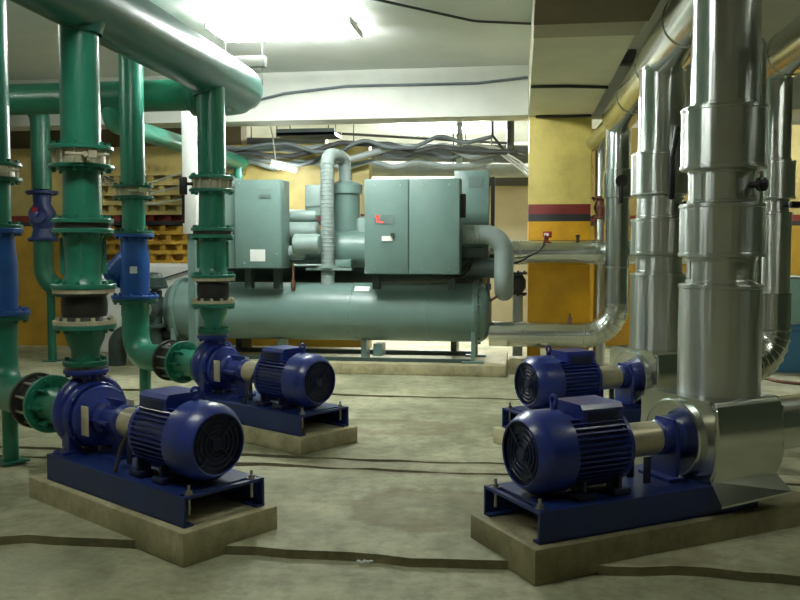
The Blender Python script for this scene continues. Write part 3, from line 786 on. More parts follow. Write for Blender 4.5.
# suction side of the right pumps: horizontal clad pipe, gored elbow, riser
def clad_suction(o, rot, label, grp):
    p = loc_on(o, rot, 2.84)
    t = thing('insulated_suction_pipe', label, 'pipe', (p[0], p[1], 0), rot, grp)
    bm = B(); pts, tg = tube(bm, [(0, 0, 1.2), (0, 0, SZ), (-1.08, 0, SZ)], 0.165, 0.34, 36, 7)
    obj('elbow', bm, 'clad_plain', t)
    for i in range(1, 9):
        bm = B(); lathe(bm, pts[i], tg[i], [(-0.012, 0.164), (-0.006, 0.175), (0.006, 0.175), (0.012, 0.164)], 32); obj('cladding_band', bm, 'clad_seam', t)
    for nm, z0, z1, r in (('lower_pipe', 1.19, 1.95, 0.150), ('pipe_neck', 1.95, 2.07, 0.12), ('valve_jacket', 2.07, 2.42, 0.172), ('upper_pipe', 2.42, 3.3, 0.128)):
        bm = B(); lathe(bm, (0, 0, 0), (0, 0, 1), [(z0, 0.02), (z0, r), (z1, r), (z1, 0.02)], 40); seam(bm, z0 + 0.014, r); seam(bm, z1 - 0.014, r); obj(nm, bm, 'clad', t)
    bm = B(); a = math.radians(-60) - rot
    tube(bm, [(0.1 * math.cos(a), 0.1 * math.sin(a), 2.01), (0.22 * math.cos(a), 0.22 * math.sin(a), 2.01)], 0.02, 0, 10)
    box(bm, (0.23 * math.cos(a), 0.23 * math.sin(a), 2.01), (0.05, 0.12, 0.06), a, 0.01); obj('valve_handle', bm, 'black', t)
    bm = B(); cyl(bm, (-0.2, 0, SZ), (-0.2, 0, 0), 0.05, 16); obj('support_leg', bm, 'steel', t)
    return p
pR1 = clad_suction(R1, RAX, 'aluminium-clad suction pipe entering the front right pump from the right edge', 'aluminium-clad suction pipes')
pR4 = clad_suction(R2, RAX, 'aluminium-clad suction riser with a gored elbow behind the thick front riser', 'aluminium-clad suction pipes')
t = thing('insulated_header', 'aluminium-clad overhead header at the top right edge', 'pipe', (pR4[0], 0, 3.34))
bm = B(); tube(bm, [(0, -2.5, 0), (0, 11.9, 0)], 0.20, 0, 40); obj('header_pipe', bm, 'clad_plain', t)
for yy in (2, 4, 6, 8.0, 10):
    bm = B(); lathe(bm, (0, yy, 0), (0, 1, 0), [(-0.012, 0.198), (-0.008, 0.208), (0.008, 0.208), (0.012, 0.198)], 40); obj('cladding_band', bm, 'clad_seam', t)
bm = B(); cyl(bm, (1.72, 6.62, -0.0), (1.72, 6.62, 3.1), 0.055, 24); lathe(bm, (1.72, 6.62, 3.1), (0, 0, 1), [(0, 0.055), (0.04, 0.03), (0.04, 0)], 24)
tag(obj('insulated_thin_pipe', bm, 'clad'), 'thin aluminium-clad vertical pipe just right of the thick front riser', 'pipe')

# chiller supply pipe: down from the header, elbow, along the floor to the chiller
t = thing('chiller_drop_pipe', 'aluminium-clad pipe with a round black valve handle, dropping and bending left to the chiller', 'pipe', (1.23, 11.2, 0))
bm = B(); pts, tg = tube(bm, [(0, 0, RHZ - 0.1), (0, 0, 0.50), (-1.62, 0, 0.50)], 0.165, 0.40, 36, 8); obj('pipe', bm, 'clad_plain', t)
for i in range(1, 10):
    bm = B(); lathe(bm, pts[i], tg[i], [(-0.014, 0.163), (-0.006, 0.176), (0.006, 0.176), (0.014, 0.163)], 32); obj('cladding_band', bm, 'clad_seam', t)
for zz in (1.38, 3.05):
    bm = B(); seam(bm, zz, 0.165); obj('cladding_band', bm, 'clad_seam', t)
for xx in (-0.75, -1.2):
    bm = B(); lathe(bm, (xx, 0, 0.5), (1, 0, 0), [(-0.012, 0.163), (-0.006, 0.173), (0.006, 0.173), (0.012, 0.163)], 32); obj('cladding_band', bm, 'clad_seam', t)
bm = B(); lathe(bm, (0, 0, 0), (0, 0, 1), [(2.26, 0.03), (2.26, 0.19), (2.62, 0.19), (2.62, 0.03)], 36); seam(bm, 2.27, 0.19); seam(bm, 2.61, 0.19); obj('valve_jacket', bm, 'clad_plain', t)
bm = B(); tube(bm, [(0.02, -0.18, 2.46), (0.02, -0.26, 2.46)], 0.02, 0, 8); lathe(bm, (0.02, -0.25, 2.46), (0, -1, 0), [(0, 0), (0, 0.075), (0.03, 0.075), (0.03, 0)], 24); box(bm, (0.02, -0.27, 2.31), (0.035, 0.03, 0.26), 0, 0.008); obj('valve_handle', bm, 'black', t)
bm = B(); box(bm, (-0.58, -0.02, 0.685), (0.05, 0.05, 0.10)); cyl(bm, (-0.58, -0.02, 0.66), (-0.58, -0.02, 0.78), 0.014, 8); obj('vent_cock', bm, 'rust', t)
bm = B(); box(bm, (-0.9, 0, 0.165), (0.10, 0.30, 0.33)); obj('pipe_support', bm, 'plinth', t)

# chiller return pipe passing in front of the column
t = thing('chiller_return_pipe', 'aluminium-clad horizontal pipe crossing in front of the yellow column', 'pipe', (-0.1, 11.55, 1.57))
bm = B(); tube(bm, [(-0.3, 0, 0), (2.46, 0, 0), (2.46, 0, 1.7)], 0.165, 0.3, 36); obj('pipe', bm, 'clad_plain', t)
for xx in (0.1, 1.1):
    bm = B(); lathe(bm, (xx, 0, 0), (1, 0, 0), [(-0.014, 0.163), (-0.006, 0.174), (0.006, 0.174), (0.014, 0.163)], 32); obj('cladding_band', bm, 'clad_seam', t)
bm = B(); box(bm, (0.46, -0.08, 0.235), (0.12, 0.05, 0.08), 0, 0.008); cyl(bm, (0.46, -0.05, 0.13), (0.46, -0.05, 0.22), 0.02, 10); f = obj('flow_switch', bm, 'red', t, 'small red flow switch box')
bm = B(); box(bm, (0.45, -0.108, 0.235), (0.06, 0.006, 0.035)); obj('switch_label', bm, 'label', f)
bm = B(); cyl(bm, (0.86, -0.06, 0.14), (0.86, -0.06, 0.2), 0.022, 10); lathe(bm, (0.86, -0.06, 0.2), (0, 0, 1), [(0, 0.03), (0.03, 0.03), (0.03, 0)], 12); obj('vent_cock', bm, 'black', t)
bm = B(); tube(bm, [(0.34, 11.40, 1.80), (0.3, 11.38, 1.62), (0.0, 11.36, 1.44), (-0.35, 11.3, 1.38), (-0.75, 11.2, 1.40)], 0.012, 0.2, 10)
tag(obj('cable', bm, 'cable'), 'thin dark cable drooping from the red flow switch to the chiller', 'cable')

t = thing('drain_valve', 'dark valve on a pale upright pipe between the chiller end and the column', 'valve', (-0.02, 12.0, 0))
bm = B(); cyl(bm, (0, 0, 0), (0, 0, 1.3), 0.07, 20); obj('pipe', bm, 'duct_pale', t)
bm = B(); flange_geo(bm, (0, 0, 0.98), (0, 0, 1), 0.13, 0.03, 0.1, 6, False); flange_geo(bm, (0, 0, 1.26), (0, 0, 1), 0.13, 0.03, 0.1, 6, True)
lathe(bm, (0, 0, 0), (0, 0, 1), [(1.0, 0.06), (1.08, 0.11), (1.18, 0.11), (1.27, 0.06)], 20); cyl(bm, (0, -0.08, 1.12), (0, -0.2, 1.12), 0.03, 10); lathe(bm, (0, -0.2, 1.12), (0, -1, 0), [(0, 0.02), (0, 0.09), (0.02, 0.09), (0.02, 0.02)], 20)
obj('valve_body', bm, 'iron', t)
# flanged thin riser beside the column
t = thing('flanged_riser', 'thin pale riser with a rusty flanged valve against the column side', 'pipe', (1.10, 12.0, 0))
for z0, z1 in ((0.0, 2.02), (2.34, 3.05)):
    bm = B(); cyl(bm, (0, 0, z0), (0, 0, z1), 0.085, 24); obj('pipe', bm, 'clad', t)
bm = B()
flange_geo(bm, (0, 0, 2.30), (0, 0, 1), 0.13, 0.03, 0.10, 6, False); flange_geo(bm, (0, 0, 2.03), (0, 0, 1), 0.13, 0.03, 0.10, 6, True)
lathe(bm, (0, 0, 0), (0, 0, 1), [(2.06, 0.05), (2.1, 0.07), (2.18, 0.1), (2.26, 0.07), (2.3, 0.05)], 20)
obj('valve', bm, 'rust', t, 'rusty brown valve body')

# ------------------------------------------------------------------ chiller
CY = 11.3
bm = B(); box(bm, (-2.46, 11.6, 0.07), (4.60, 1.80, 0.14), bevel=0.01); tag(obj('chiller_plinth', bm, 'plinth'), 'long low concrete plinth under the chiller', 'plinth')
bm = B(); box(bm, (0.06, 11.15, 0.10), (0.36, 0.30, 0.20), bevel=0.01); tag(obj('concrete_block', bm, 'plinth_dark'), 'small rough concrete block at the right end of the chiller plinth', 'block')
t = thing('chiller', 'large grey-green water chiller with two electrical cabinets above a horizontal shell', 'chiller', (-2.5, CY, 0.14))
ox, oz = -2.5, 0.14
def lp(x, y, z): return (x - ox, y - CY, z - oz)
bm = B(); lathe(bm, lp(-4.62, CY, 0.77), (1, 0, 0), [(0, 0.39), (4.03, 0.39)], 64); sh = obj('condenser_shell', bm, 'chiller', t)
for xx in (-3.9, -2.2, -1.2):
    bm = B(); lathe(bm, lp(xx, CY, 0.77), (1, 0, 0), [(-0.01, 0.388), (-0.006, 0.394), (0.006, 0.394), (0.01, 0.388)], 64); obj('weld_seam', bm, 'chiller', sh)
# end plates with feet
for xx in (-0.585, -4.64):
    bm = B(); lathe(bm, lp(xx, CY, 0.77), (1, 0, 0), [(-0.02, 0.1), (-0.02, 0.45), (0.02, 0.45), (0.02, 0.1)], 64)
    for s in (-1, 1):
        box(bm, lp(xx, CY + s * 0.36, 0.40), (0.05, 0.06, 0.50))
        box(bm, lp(xx, CY + s * 0.36, 0.155), (0.28, 0.16, 0.025))
    obj('end_plate', bm, 'chiller', t)
bm = B(); lathe(bm, lp(-0.565, CY, 0.77), (1, 0, 0), [(0, 0.43), (0.03, 0.43), (0.03, 0.39), (0.08, 0.385), (0.14, 0.34), (0.18, 0.26), (0.20, 0.14), (0.205, 0)], 64)
for k in range(20):
    a = 2 * PI * k / 20
    p = lp(-0.53, CY + 0.41 * math.cos(a), 0.77 + 0.41 * math.sin(a))
    cyl(bm, p, (p[0] + 0.03, p[1], p[2]), 0.014, 6)
obj('water_box', bm, 'chiller', t, 'domed end cover')
bm = B(); lathe(bm, lp(-4.66, CY, 0.77), (-1, 0, 0), [(0, 0.43), (0.03, 0.43), (0.03, 0.39), (0.14, 0.34), (0.20, 0.14), (0.205, 0)], 48); obj('water_box', bm, 'chiller', t, 'domed end cover')
for xx in (-3.2, -2.05, -1.86):
    bm = B(); box(bm, lp(xx, CY - 0.05, 0.27), (0.07 if xx != -1.86 else 0.12, 0.3, 0.26 if xx != -1.86 else 0.16)); obj('saddle', bm, 'chiller', t)
bm = B(); box(bm, lp(-2.6, 11.75, 0.17), (4.0, 0.08, 0.06)); box(bm, lp(-2.6, 10.95, 0.165), (4.0, 0.05, 0.05)); obj('base_rail', bm, 'chiller_dark', t)
bm = B()
a = math.radians(128)
box(bm, (0, 0, 0), (0.20, 0.10, 0.006)); bmesh.ops.rotate(bm, verts=bm.verts, cent=(0, 0, 0), matrix=Matrix.Rotation(math.radians(38), 3, 'X'))
bmesh.ops.translate(bm, verts=bm.verts, vec=lp(-2.06, CY - 0.395 * math.cos(math.radians(52)), 0.775 + 0.395 * math.sin(math.radians(52)))); obj('data_plate', bm, 'label', sh, 'small white data plate')
# evaporator behind, with the suction pipe
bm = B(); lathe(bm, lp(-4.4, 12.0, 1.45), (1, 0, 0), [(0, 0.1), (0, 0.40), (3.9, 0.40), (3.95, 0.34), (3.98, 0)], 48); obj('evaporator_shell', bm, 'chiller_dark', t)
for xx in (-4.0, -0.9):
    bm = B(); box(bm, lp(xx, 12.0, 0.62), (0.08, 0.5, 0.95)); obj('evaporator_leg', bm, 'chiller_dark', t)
# cabinets
def cabinet(x0, x1, z0, z1, yf, dep, doors, name):
    bm = B(); box(bm, lp((x0 + x1) / 2, yf + dep / 2, (z0 + z1) / 2), (x1 - x0, dep, z1 - z0), bevel=0.006); c = obj(name, bm, 'chiller', t)
    w = (x1 - x0) / len(doors)
    xx = x0
    ds = []
    for wd in doors:
        bm = B(); box(bm, lp(xx + wd / 2, yf - 0.012, (z0 + z1) / 2), (wd - 0.014, 0.026, z1 - z0 - 0.02), bevel=0.006); ds.append(obj('cabinet_door', bm, 'chiller', c)); xx += wd
    for xx2 in (x0 + 0.12, x1 - 0.12):
        bm = B(); box(bm, lp(xx2, yf + 0.22, (z0 + 1.05) / 2 + 0.03), (0.09, 0.14, z0 - 1.07)); obj('cabinet_bracket', bm, 'chiller_dark', c)
    return c, ds
yf = 10.72
c1, d1 = cabinet(-1.965, -0.745, 1.29, 2.50, yf, 0.36, (0.575, 0.645), 'control_cabinet')
bm = B(); box(bm, lp(-1.70, yf - 0.028, 1.985), (0.26, 0.008, 0.12)); pnl = obj('display_panel', bm, 'plate', c1, 'dark display panel')
bm = B(); box(bm, lp(-1.79, yf - 0.036, 2.025), (0.05, 0.006, 0.022)); box(bm, lp(-1.785, yf - 0.036, 1.985), (0.018, 0.006, 0.07)); box(bm, lp(-1.745, yf - 0.036, 1.955), (0.07, 0.006, 0.010)); obj('led_readout', bm, 'red_led', c1, 'lit red readout')
bm = B(); box(bm, lp(-1.665, yf - 0.03, 1.745), (0.14, 0.012, 0.065)); obj('instruction_label', bm, 'label', c1, 'white label')
bm = B(); box(bm, lp(-1.60, yf - 0.04, 1.79), (0.04, 0.03, 0.05)); obj('key_switch', bm, 'iron', c1)
for zz in (2.42, 1.36):
    for xx in (-1.83, -1.5, -1.22, -0.88):
        bm = B(); cyl(bm, lp(xx, yf - 0.02, zz), lp(xx, yf - 0.034, zz), 0.012, 12); obj('door_latch', bm, 'chiller_pale', c1)
bm = B(); box(bm, lp(-0.715, yf + 0.14, 2.16), (0.07, 0.10, 0.30), bevel=0.01); obj('isolator_handle', bm, 'iron', c1, 'dark isolator handle on the side')
c2, d2 = cabinet(-3.68, -3.05, 1.36, 2.51, yf, 0.37, (0.63,), 'starter_cabinet')
bm = B(); box(bm, lp(-3.27, yf - 0.028, 2.29), (0.16, 0.008, 0.05)); box(bm, lp(-3.27, yf - 0.034, 2.29), (0.12, 0.006, 0.022)); obj('name_plate', bm, 'plate', c2, 'dark name plate')
bm = B(); box(bm, lp(-3.285, yf - 0.028, 2.39), (0.22, 0.006, 0.025)); obj('name_strip', bm, 'chiller_pale', c2)
bm = B(); box(bm, lp(-3.37, yf - 0.028, 1.53), (0.20, 0.006, 0.155)); obj('warning_label', bm, 'label', c2, 'pale square label')
for xx, zz in ((-3.61, 2.46), (-3.11, 2.46), (-3.55, 1.43), (-3.12, 1.55)):
    bm = B(); cyl(bm, lp(xx, yf - 0.02, zz), lp(xx, yf - 0.034, zz), 0.012, 12); obj('door_latch', bm, 'chiller_pale', c2)
bm = B(); box(bm, lp(-3.78, yf + 0.30, 1.95), (0.19, 0.45, 1.18), bevel=0.006); obj('side_box', bm, 'chiller', t)
# tall cabinet behind, at the right end
bm = B(); box(bm, lp(-0.655, 11.80, 2.05), (0.47, 0.30, 1.26), bevel=0.006); c3 = obj('tall_cabinet', bm, 'chiller', t)
bm = B(); box(bm, lp(-0.60, 11.645, 2.52), (0.19, 0.012, 0.15)); obj('name_plate', bm, 'plate', c3, 'dark name plate')
bm = B(); box(bm, lp(-0.37, 11.86, 2.0), (0.05, 0.2, 1.2)); box(bm, lp(-0.66, 11.98, 1.0), (0.08, 0.08, 0.9)); obj('cabinet_frame', bm, 'chiller_dark', c3)
# compressors and oil separator
def hcyl(x0, x1, y, z, r, mat, name):
    bm = B(); lathe(bm, lp(x0, y, z), (1, 0, 0), [(0, 0), (0, r * 0.86), (0.02, r), (x1 - x0 - 0.02, r), (x1 - x0, r * 0.86), (x1 - x0, 0)], 32)
    return obj(name, bm, mat, t)
hcyl(-3.25, -2.76, 11.45, 2.07, 0.085, 'chiller_pale', 'compressor_cap')
hcyl(-3.22, -2.72, 11.35, 1.86, 0.125, 'chiller_pale', 'compressor_body')
hcyl(-2.98, -2.62, 11.05, 1.68, 0.135, 'chiller_pale', 'compressor_cap')
hcyl(-3.2, -2.85, 11.1, 1.57, 0.09, 'chiller_pale', 'oil_filter')
bm = B(); box(bm, lp(-2.80, 11.55, 2.28), (0.24, 0.3, 0.42), bevel=0.02); box(bm, lp(-2.8, 11.39, 2.22), (0.2, 0.03, 0.05)); obj('junction_box', bm, 'chiller_pale', t)
bm = B(); box(bm, lp(-2.7, 11.5, 1.42), (0.9, 0.5, 0.10), bevel=0.01); lathe(bm, lp(-2.45, 11.6, 1.62), (1, 0, 0), [(-0.5, 0.05), (-0.5, 0.26), (0.55, 0.26), (0.55, 0.05)], 32); obj('compressor_casing', bm, 'chiller', t)
bm = B(); lathe(bm, lp(-2.40, 11.68, 0), (0, 0, 1), [(1.45, 0.08), (1.52, 0.20), (2.36, 0.20), (2.38, 0.235), (2.50, 0.235), (2.52, 0.2), (2.56, 0.1), (2.58, 0)], 40); obj('oil_separator', bm, 'chiller', t, 'upright cylindrical tank')
bm = B(); lathe(bm, lp(-2.12, 11.6, 1.72), (0, 0, 1), [(0.0, 0.14), (0.3, 0.12), (0.34, 0.06), (0.34, 0)], 24); tube(bm, [lp(-2.2, 11.6, 1.5), lp(-2.1, 11.6, 1.5), lp(-2.1, 11.6, 1.9)], 0.10, 0.05, 20); obj('valve_body', bm, 'chiller_pale', t)
bm = B(); tube(bm, [lp(-2.56, 11.22, 1.1), lp(-2.56, 11.22, 2.88), lp(-2.42, 11.62, 2.88), lp(-2.40, 11.68, 2.5)], 0.092, 0.13, 28, 8); pp = obj('discharge_pipe', bm, 'lagging', t, 'ribbed pale vertical pipe')
for i in range(30):
    z = 1.24 + i * 0.052
    bm = B(); lathe(bm, lp(-2.56, 11.22, z), (0, 0, 1), [(-0.012, 0.091), (0, 0.098), (0.012, 0.091)], 28); obj('rib', bm, 'lagging', pp)
bm = B(); lathe(bm, lp(-2.56, 11.22, 1.36), (0, 0, 1), [(0, 0.05), (0, 0.16), (0.03, 0.16), (0.03, 0.05)], 28); box(bm, lp(-2.52, 11.2, 1.345), (0.62, 0.2, 0.03)); obj('pipe_flange', bm, 'chiller_pale', t)
# suction elbow at the right
bm = B(); pts, tg = tube(bm, [lp(-0.95, 11.05, 1.80), lp(-0.20, 11.05, 1.80), lp(-0.20, 11.05, 1.05), lp(-0.20, 11.7, 1.05)], 0.125, 0.25, 28, 10); pp = obj('suction_pipe', bm, 'lagging', t, 'grey lagged elbow pipe right of the control cabinet')
for k in range(8):
    bm = B(); lathe(bm, lp(-0.9 + k * 0.055, 11.05, 1.80), (1, 0, 0), [(-0.010, 0.124), (0, 0.130), (0.010, 0.124)], 28); obj('rib', bm, 'lagging', pp)
bm = B(); box(bm, lp(-0.62, 11.3, 1.56), (0.42, 0.3, 0.13), bevel=0.01); lathe(bm, lp(-0.55, 11.2, 1.36), (1, 0, 0), [(-0.2, 0.05), (-0.2, 0.13), (0.25, 0.13), (0.25, 0.05)], 24); obj('economiser', bm, 'chiller_dark', t)
for xx, m_ in ((-0.28, 'copper'), (-0.40, 'chiller_dark')):
    bm = B(); tube(bm, [lp(xx, 11.2, 1.45), lp(xx, 11.15, 1.0), lp(xx - 0.15, 11.2, 0.9)], 0.018, 0.06, 10); lathe(bm, lp(xx, 11.16, 1.08), (0, 0, 1), [(0, 0.0), (0, 0.035), (0.08, 0.035), (0.08, 0)], 12); obj('refrigerant_line', bm, m_, t)
bm = B(); lathe(bm, lp(-2.98, 11.0, 1.06), (0, 0, 1), [(0, 0.02), (0.04, 0.032), (0.12, 0.032), (0.16, 0.016), (0.38, 0.016), (0.38, 0)], 14); obj('relief_valve', bm, 'copper', t, 'small brass valve')
bm = B(); tube(bm, [lp(-2.98, 11.0, 1.4), lp(-2.75, 11.05, 1.40), lp(-2.6, 11.1, 1.40)], 0.014, 0.04, 8); obj('refrigerant_line', bm, 'chiller_pale', t)
for k in range(3):
    bm = B(); tube(bm, [lp(-1.2 + k * 0.12, 10.85, 1.3), lp(-1.0 + k * 0.12, 10.86, 1.22), lp(-0.75 + k * 0.05, 11.0, 1.35), lp(-0.6, 11.1, 1.48)], 0.014, 0.1, 8); obj('wire', bm, 'black', t)

# left end water valve and handwheel, white low cabinet behind
t = thing('water_valve', 'dark grey-green valve with a silver handwheel at the left end of the chiller', 'valve', (-4.98, 11.0, 0))
bm = B(); tube(bm, [(0.02, 0.0, 0.0), (0.02, 0.0, 1.05)], 0.13, 0, 24); obj('pipe', bm, 'chiller_dark', t)
bm = B()
for zz in (1.08, 0.55): flange_geo(bm, (0.02, 0, zz), (0, 0, 1), 0.21, 0.04, 0.17, 8, True)
lathe(bm, (0.02, 0, 0.82), (0, -1, 0), [(-0.16, 0), (-0.16, 0.16), (0.16, 0.16), (0.2, 0.08), (0.25, 0.03), (0.33, 0.03), (0.33, 0)], 24)
lathe(bm, (0.02, 0, 1.12), (0, 0, 1), [(0, 0.15), (0.1, 0.16), (0.16, 0.12), (0.18, 0)], 20)
cyl(bm, (0.02, 0, 1.1), (0.2, 0, 1.16), 0.07, 16)
obj('valve_body', bm, 'chiller_dark', t)
bm = B()
tube(bm, [(0.02 + 0.12 * math.cos(a), -0.32, 0.82 + 0.12 * math.sin(a)) for a in [2 * PI * k / 24 for k in range(25)]], 0.012, 0, 8)
for k in range(4):
    a = k * PI / 2 + 0.2
    cyl(bm, (0.02, -0.32, 0.82), (0.02 + 0.12 * math.cos(a), -0.32, 0.82 + 0.12 * math.sin(a)), 0.010, 8)
obj('handwheel', bm, 'steel', t, 'silver handwheel')
bm = B(); tube(bm, [(-0.55, 0.1, 0.0), (-0.55, 0.1, 0.45), (0.33, 0.25, 0.45)], 0.12, 0.18, 24); obj('water_pipe', bm, 'chiller_dark', t)
t = thing('low_cabinet', 'low white metal cabinet under the yellow ventilation-block wall', 'cabinet', (-5.6, 12.45, 0))
bm = B(); box(bm, (0, 0.2, 0.70), (1.75, 0.5, 1.38), bevel=0.01); obj('carcass', bm, 'white', t)
for s in (-1, 1):
    bm = B(); box(bm, (s * 0.43, -0.06, 0.70), (0.83, 0.02, 1.30), bevel=0.004); obj('cabinet_panel', bm, 'white', t)
bm = B(); tube(bm, [(-6.1, 12.36, 1.05), (-5.5, 12.33, 1.13), (-5.0, 12.33, 1.28), (-4.6, 12.4, 1.42)], 0.014, 0.3, 8); tag(obj('cable', bm, 'cable'), 'dark cable hanging across the low white cabinet', 'cable')

# ------------------------------------------------------------------ overhead pipes, trays and cables at the back
def run(name, path, r, mat, label, cat='pipe', group=None, rad=0.15):
    bm = B(); tube(bm, path, r, rad, 16); return tag(obj(name, bm, mat), label, cat, group)
run('overhead_pipe', [(-5.6, 13.9, 2.94), (0.05, 13.9, 2.88)], 0.10, 'duct_pale', 'pale grey overhead pipe just above the chiller cabinets')
run('overhead_pipe', [(-3.6, 14.4, 3.30), (0.3, 14.4, 3.18)], 0.15, 'duct', 'dark grey lagged overhead pipe under the bright far lamp')
run('overhead_pipe', [(-7.5, 14.0, 3.42), (-3.2, 14.0, 3.30)], 0.16, 'duct', 'dark grey overhead duct pipe above the yellow wall')
run('overhead_pipe', [(-4.2, 15.6, 3.82), (-0.2, 15.6, 3.52)], 0.025, 'cable', 'thin conduit line crossing the bright far ceiling')
for o_ in [o for o in C.objects if o.name.startswith('overhead_pipe')]:
    xs = [v.co.x for v in o_.data.vertices]
    a, b = min(xs), max(xs)
    for f in (0.2, 0.8):
        x = a + (b - a) * f
        near = [v.co for v in o_.data.vertices]
        y = sum(v.y for v in near) / len(near)
        z0 = [v.co.z for v in o_.data.vertices if abs(v.co.x - a) < 0.05]; z1 = [v.co.z for v in o_.data.vertices if abs(v.co.x - b) < 0.05]
        z = (sum(z0) / len(z0)) * (1 - f) + (sum(z1) / len(z1)) * f
        bm = B(); cyl(bm, (x, y, z), (x, y, ZC), 0.010, 8); obj('hanger_rod', bm, 'iron', o_)
run('hanging_pipe', [(-0.98, 13.9, 2.65), (-0.98, 13.9, 4.1)], 0.05, 'duct_pale', 'pale vertical pipe rising above the tall chiller cabinet')
run('hanging_pipe', [(-0.15, 13.0, 3.0), (-0.15, 13.0, 3.75)], 0.055, 'iron', 'short dark hanging pipe left of the column top')
run('hanger_rod', [(-0.42, 13.0, 3.75), (-0.42, 13.0, 3.32), (-0.15, 13.0, 2.98)], 0.02, 'iron', 'dark bent hanger rod left of the short hanging pipe', 'hanger', None, 0.02)
bm = B(); box(bm, (-0.32, 13.0, 3.77), (0.5, 0.1, 0.04)); tag(obj('hanger_bracket', bm, 'iron'), 'dark bracket holding the short hanging pipe', 'bracket')
for k in range(3):
    run('overhead_cable', [(-0.85 + 0.1 * k, 13.3, 3.25), (-0.35, 13.0, 3.14 - 0.03 * k), (0.0, 12.4, 2.86 - 0.05 * k), (0.11, 12.0, 2.72 - 0.05 * k)], 0.014, 'cable_pale', ('upper', 'middle', 'lowest')[k] + ' of the three pale cables sagging to the column', 'cable', 'pale cables by the column', 0.4)
for k in range(5):
    rr = random.Random(k + 3)
    n = 12 + k % 2
    x0 = -4.55 + rr.uniform(-0.1, 0.1)
    path = [(x0 + i * 0.38, 12.62 + 0.11 * k, 3.2 - 0.05 * k + rr.uniform(-0.14, 0.09)) for i in range(n)]
    run('tray_cable', path, 0.03 + 0.01 * (k % 3), ('duct', 'cable', 'duct_pale', 'duct', 'duct_pale')[k], ('first', 'second', 'third', 'fourth', 'hindmost')[k] + ' of the grey cables strung above the chiller', 'cable', 'grey cables above the chiller', 0.3)
bm = B(); box(bm, (-3.2, 12.8, 3.34), (0.9, 0.5, 0.05)); box(bm, (-3.2, 12.56, 3.37), (0.9, 0.02, 0.1)); box(bm, (-3.2, 13.04, 3.37), (0.9, 0.02, 0.1)); tr = tag(obj('cable_tray', bm, 'duct'), 'grey cable tray hanging left of the ribbed chiller pipe', 'tray')
for x in (-3.5, -2.9):
    bm = B(); cyl(bm, (x, 12.8, 3.34), (x, 12.8, ZC), 0.008, 8); obj('hanger_rod', bm, 'iron', tr)
for k in range(3):
    run('sagging_cable', [(-4.07, 10.0, 2.55 - 0.16 * k), (-4.6, 10.1, 2.42 - 0.13 * k), (-5.2, 10.3, 2.5 - 0.03 * k), (-6.0, 10.7, 3.3 - 0.3 * k)], 0.009, 'duct_pale', ('top', 'middle', 'bottom')[k] + ' of the three pale cables sagging from the white post', 'cable', 'pale cables at the white post', 0.4)
# cables along ceiling and beam
run('overhead_cable', [(-2.4, 6.3, 4.085), (-1.6, 8.3, 4.08), (-0.5, 9.3, 4.05), (0.1, 9.6, 4.08)], 0.014, 'cable', 'dark cable looping along the white ceiling', 'cable', None, 0.5)
run('beam_cable', [(-3.75, 11.77, 3.70), (-3.3, 11.77, 3.80), (-2.4, 11.78, 3.88), (-0.6, 11.78, 3.87), (0.09, 11.78, 3.93)], 0.02, 'duct', 'grey cable pinned along the face of the cross beam', 'cable', None, 0.3)
run('beam_cable', [(0.11, 9.7, 3.415), (0.5, 9.7, 3.41), (0.96, 9.85, 3.415)], 0.018, 'iron', 'dark cable crossing under the broad beam', 'cable', None, 0.1)
run('beam_cable', [(0.2, 11.85, 3.415), (0.6, 11.80, 3.40), (0.94, 11.85, 3.41)], 0.02, 'iron', 'dark cable just above the yellow column', 'cable', None, 0.1)
# hanging steel bracket near the lamp and dark fixture end at right
t = thing('hanging_bracket', 'short dark channel hung from the ceiling beside the green header end', 'bracket', (-3.02, 9.15, 3.66))
bm = B(); box(bm, (0, 0, 0), (0.5, 0.10, 0.12), bevel=0.006); obj('channel', bm, 'iron', t)
for s in (-1, 1):
    bm = B(); cyl(bm, (s * 0.21, 0, -0.26 if s > 0 else 0.0), (s * 0.21, 0, ZC - 3.66), 0.008, 8); obj('rod', bm, 'iron', t)
t = thing('hanging_bracket', 'dark channel end hung from the ceiling left of the clad header', 'bracket', (1.05, 9.0, 3.55))
bm = B(); box(bm, (0, 0, 0), (0.20, 0.14, 0.14), bevel=0.006); obj('channel', bm, 'iron', t)
bm = B(); cyl(bm, (0, 0, 0), (0, 0, ZC - 3.55), 0.008, 8); obj('rod', bm, 'iron', t)

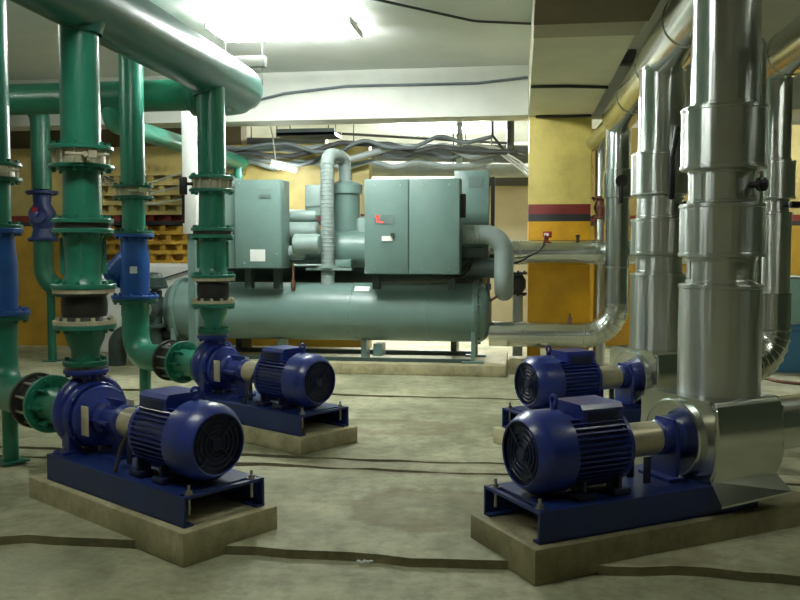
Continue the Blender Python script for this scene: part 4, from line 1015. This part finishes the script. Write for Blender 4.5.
# ------------------------------------------------------------------ right edge, far away
bm = B(); box(bm, (4.05, 14.38, 2.28), (0.16, 0.16, 1.05), bevel=0.01); tag(obj('wall_box', bm, 'red'), 'narrow red box mounted on the far right wall', 'box')
t = thing('drum', 'pale teal round drum lying on the blue crate at the far right edge', 'drum', (3.55, 12.0, 0.62))
bm = B(); lathe(bm, (0, -0.35, 0.32), (0, 1, 0), [(0, 0), (0.0, 0.24), (0.03, 0.32), (0.67, 0.32), (0.7, 0.24), (0.7, 0)], 40); obj('drum_body', bm, 'teal', t)
bm = B(); lathe(bm, (0, -0.352, 0.32), (0, -1, 0), [(-0.01, 0.29), (0.015, 0.31), (-0.01, 0.33)], 40); obj('drum_rim', bm, 'chiller_pale', t)
t = thing('crate', 'blue-grey crate on the floor at the far right edge', 'crate', (3.55, 12.0, 0))
bm = B(); box(bm, (0, 0, 0.31), (1.0, 0.75, 0.62), bevel=0.02); obj('crate_body', bm, 'bin', t)
bm = B(); box(bm, (0, 0, 0.585), (1.05, 0.80, 0.05), bevel=0.01); obj('crate_rim', bm, 'bin', t)
run('floor_cable', [(2.95, 11.2, 0.02), (3.1, 10.7, 0.02), (3.5, 10.4, 0.02), (4.0, 10.5, 0.02)], 0.02, 'rust', 'brown cable looped on the floor before the blue-grey crate', 'cable', None, 0.3)
# scrap of pale rag at the step
bm = B()
for k in range(5):
    r = bmesh.ops.create_icosphere(bm, subdivisions=1, radius=0.014)
    bmesh.ops.transform(bm, matrix=Matrix.Translation((-0.83 + 0.016 * k, 4.33 + random.uniform(-0.015, 0.015), -0.042)) @ Matrix.Diagonal((1.1, 0.7, random.uniform(0.4, 0.8), 1)), verts=r['verts'])
tag(obj('paper_scrap', bm, 'label'), 'tiny white scrap of paper at the foot of the floor step', 'scrap')

# ------------------------------------------------------------------ world and look
w = bpy.data.worlds.new('world'); bpy.context.scene.world = w
w.use_nodes = True
bg = w.node_tree.nodes['Background']
bg.inputs['Color'].default_value = (0.7, 0.8, 0.7, 1); bg.inputs['Strength'].default_value = 0.05
sc = bpy.context.scene
sc.view_settings.view_transform = 'Standard'
sc.view_settings.look = 'None'
sc.view_settings.exposure = 0.0
sc.view_settings.gamma = 1.05
sc.cycles.use_denoising = True
sc.cycles.max_bounces = 8
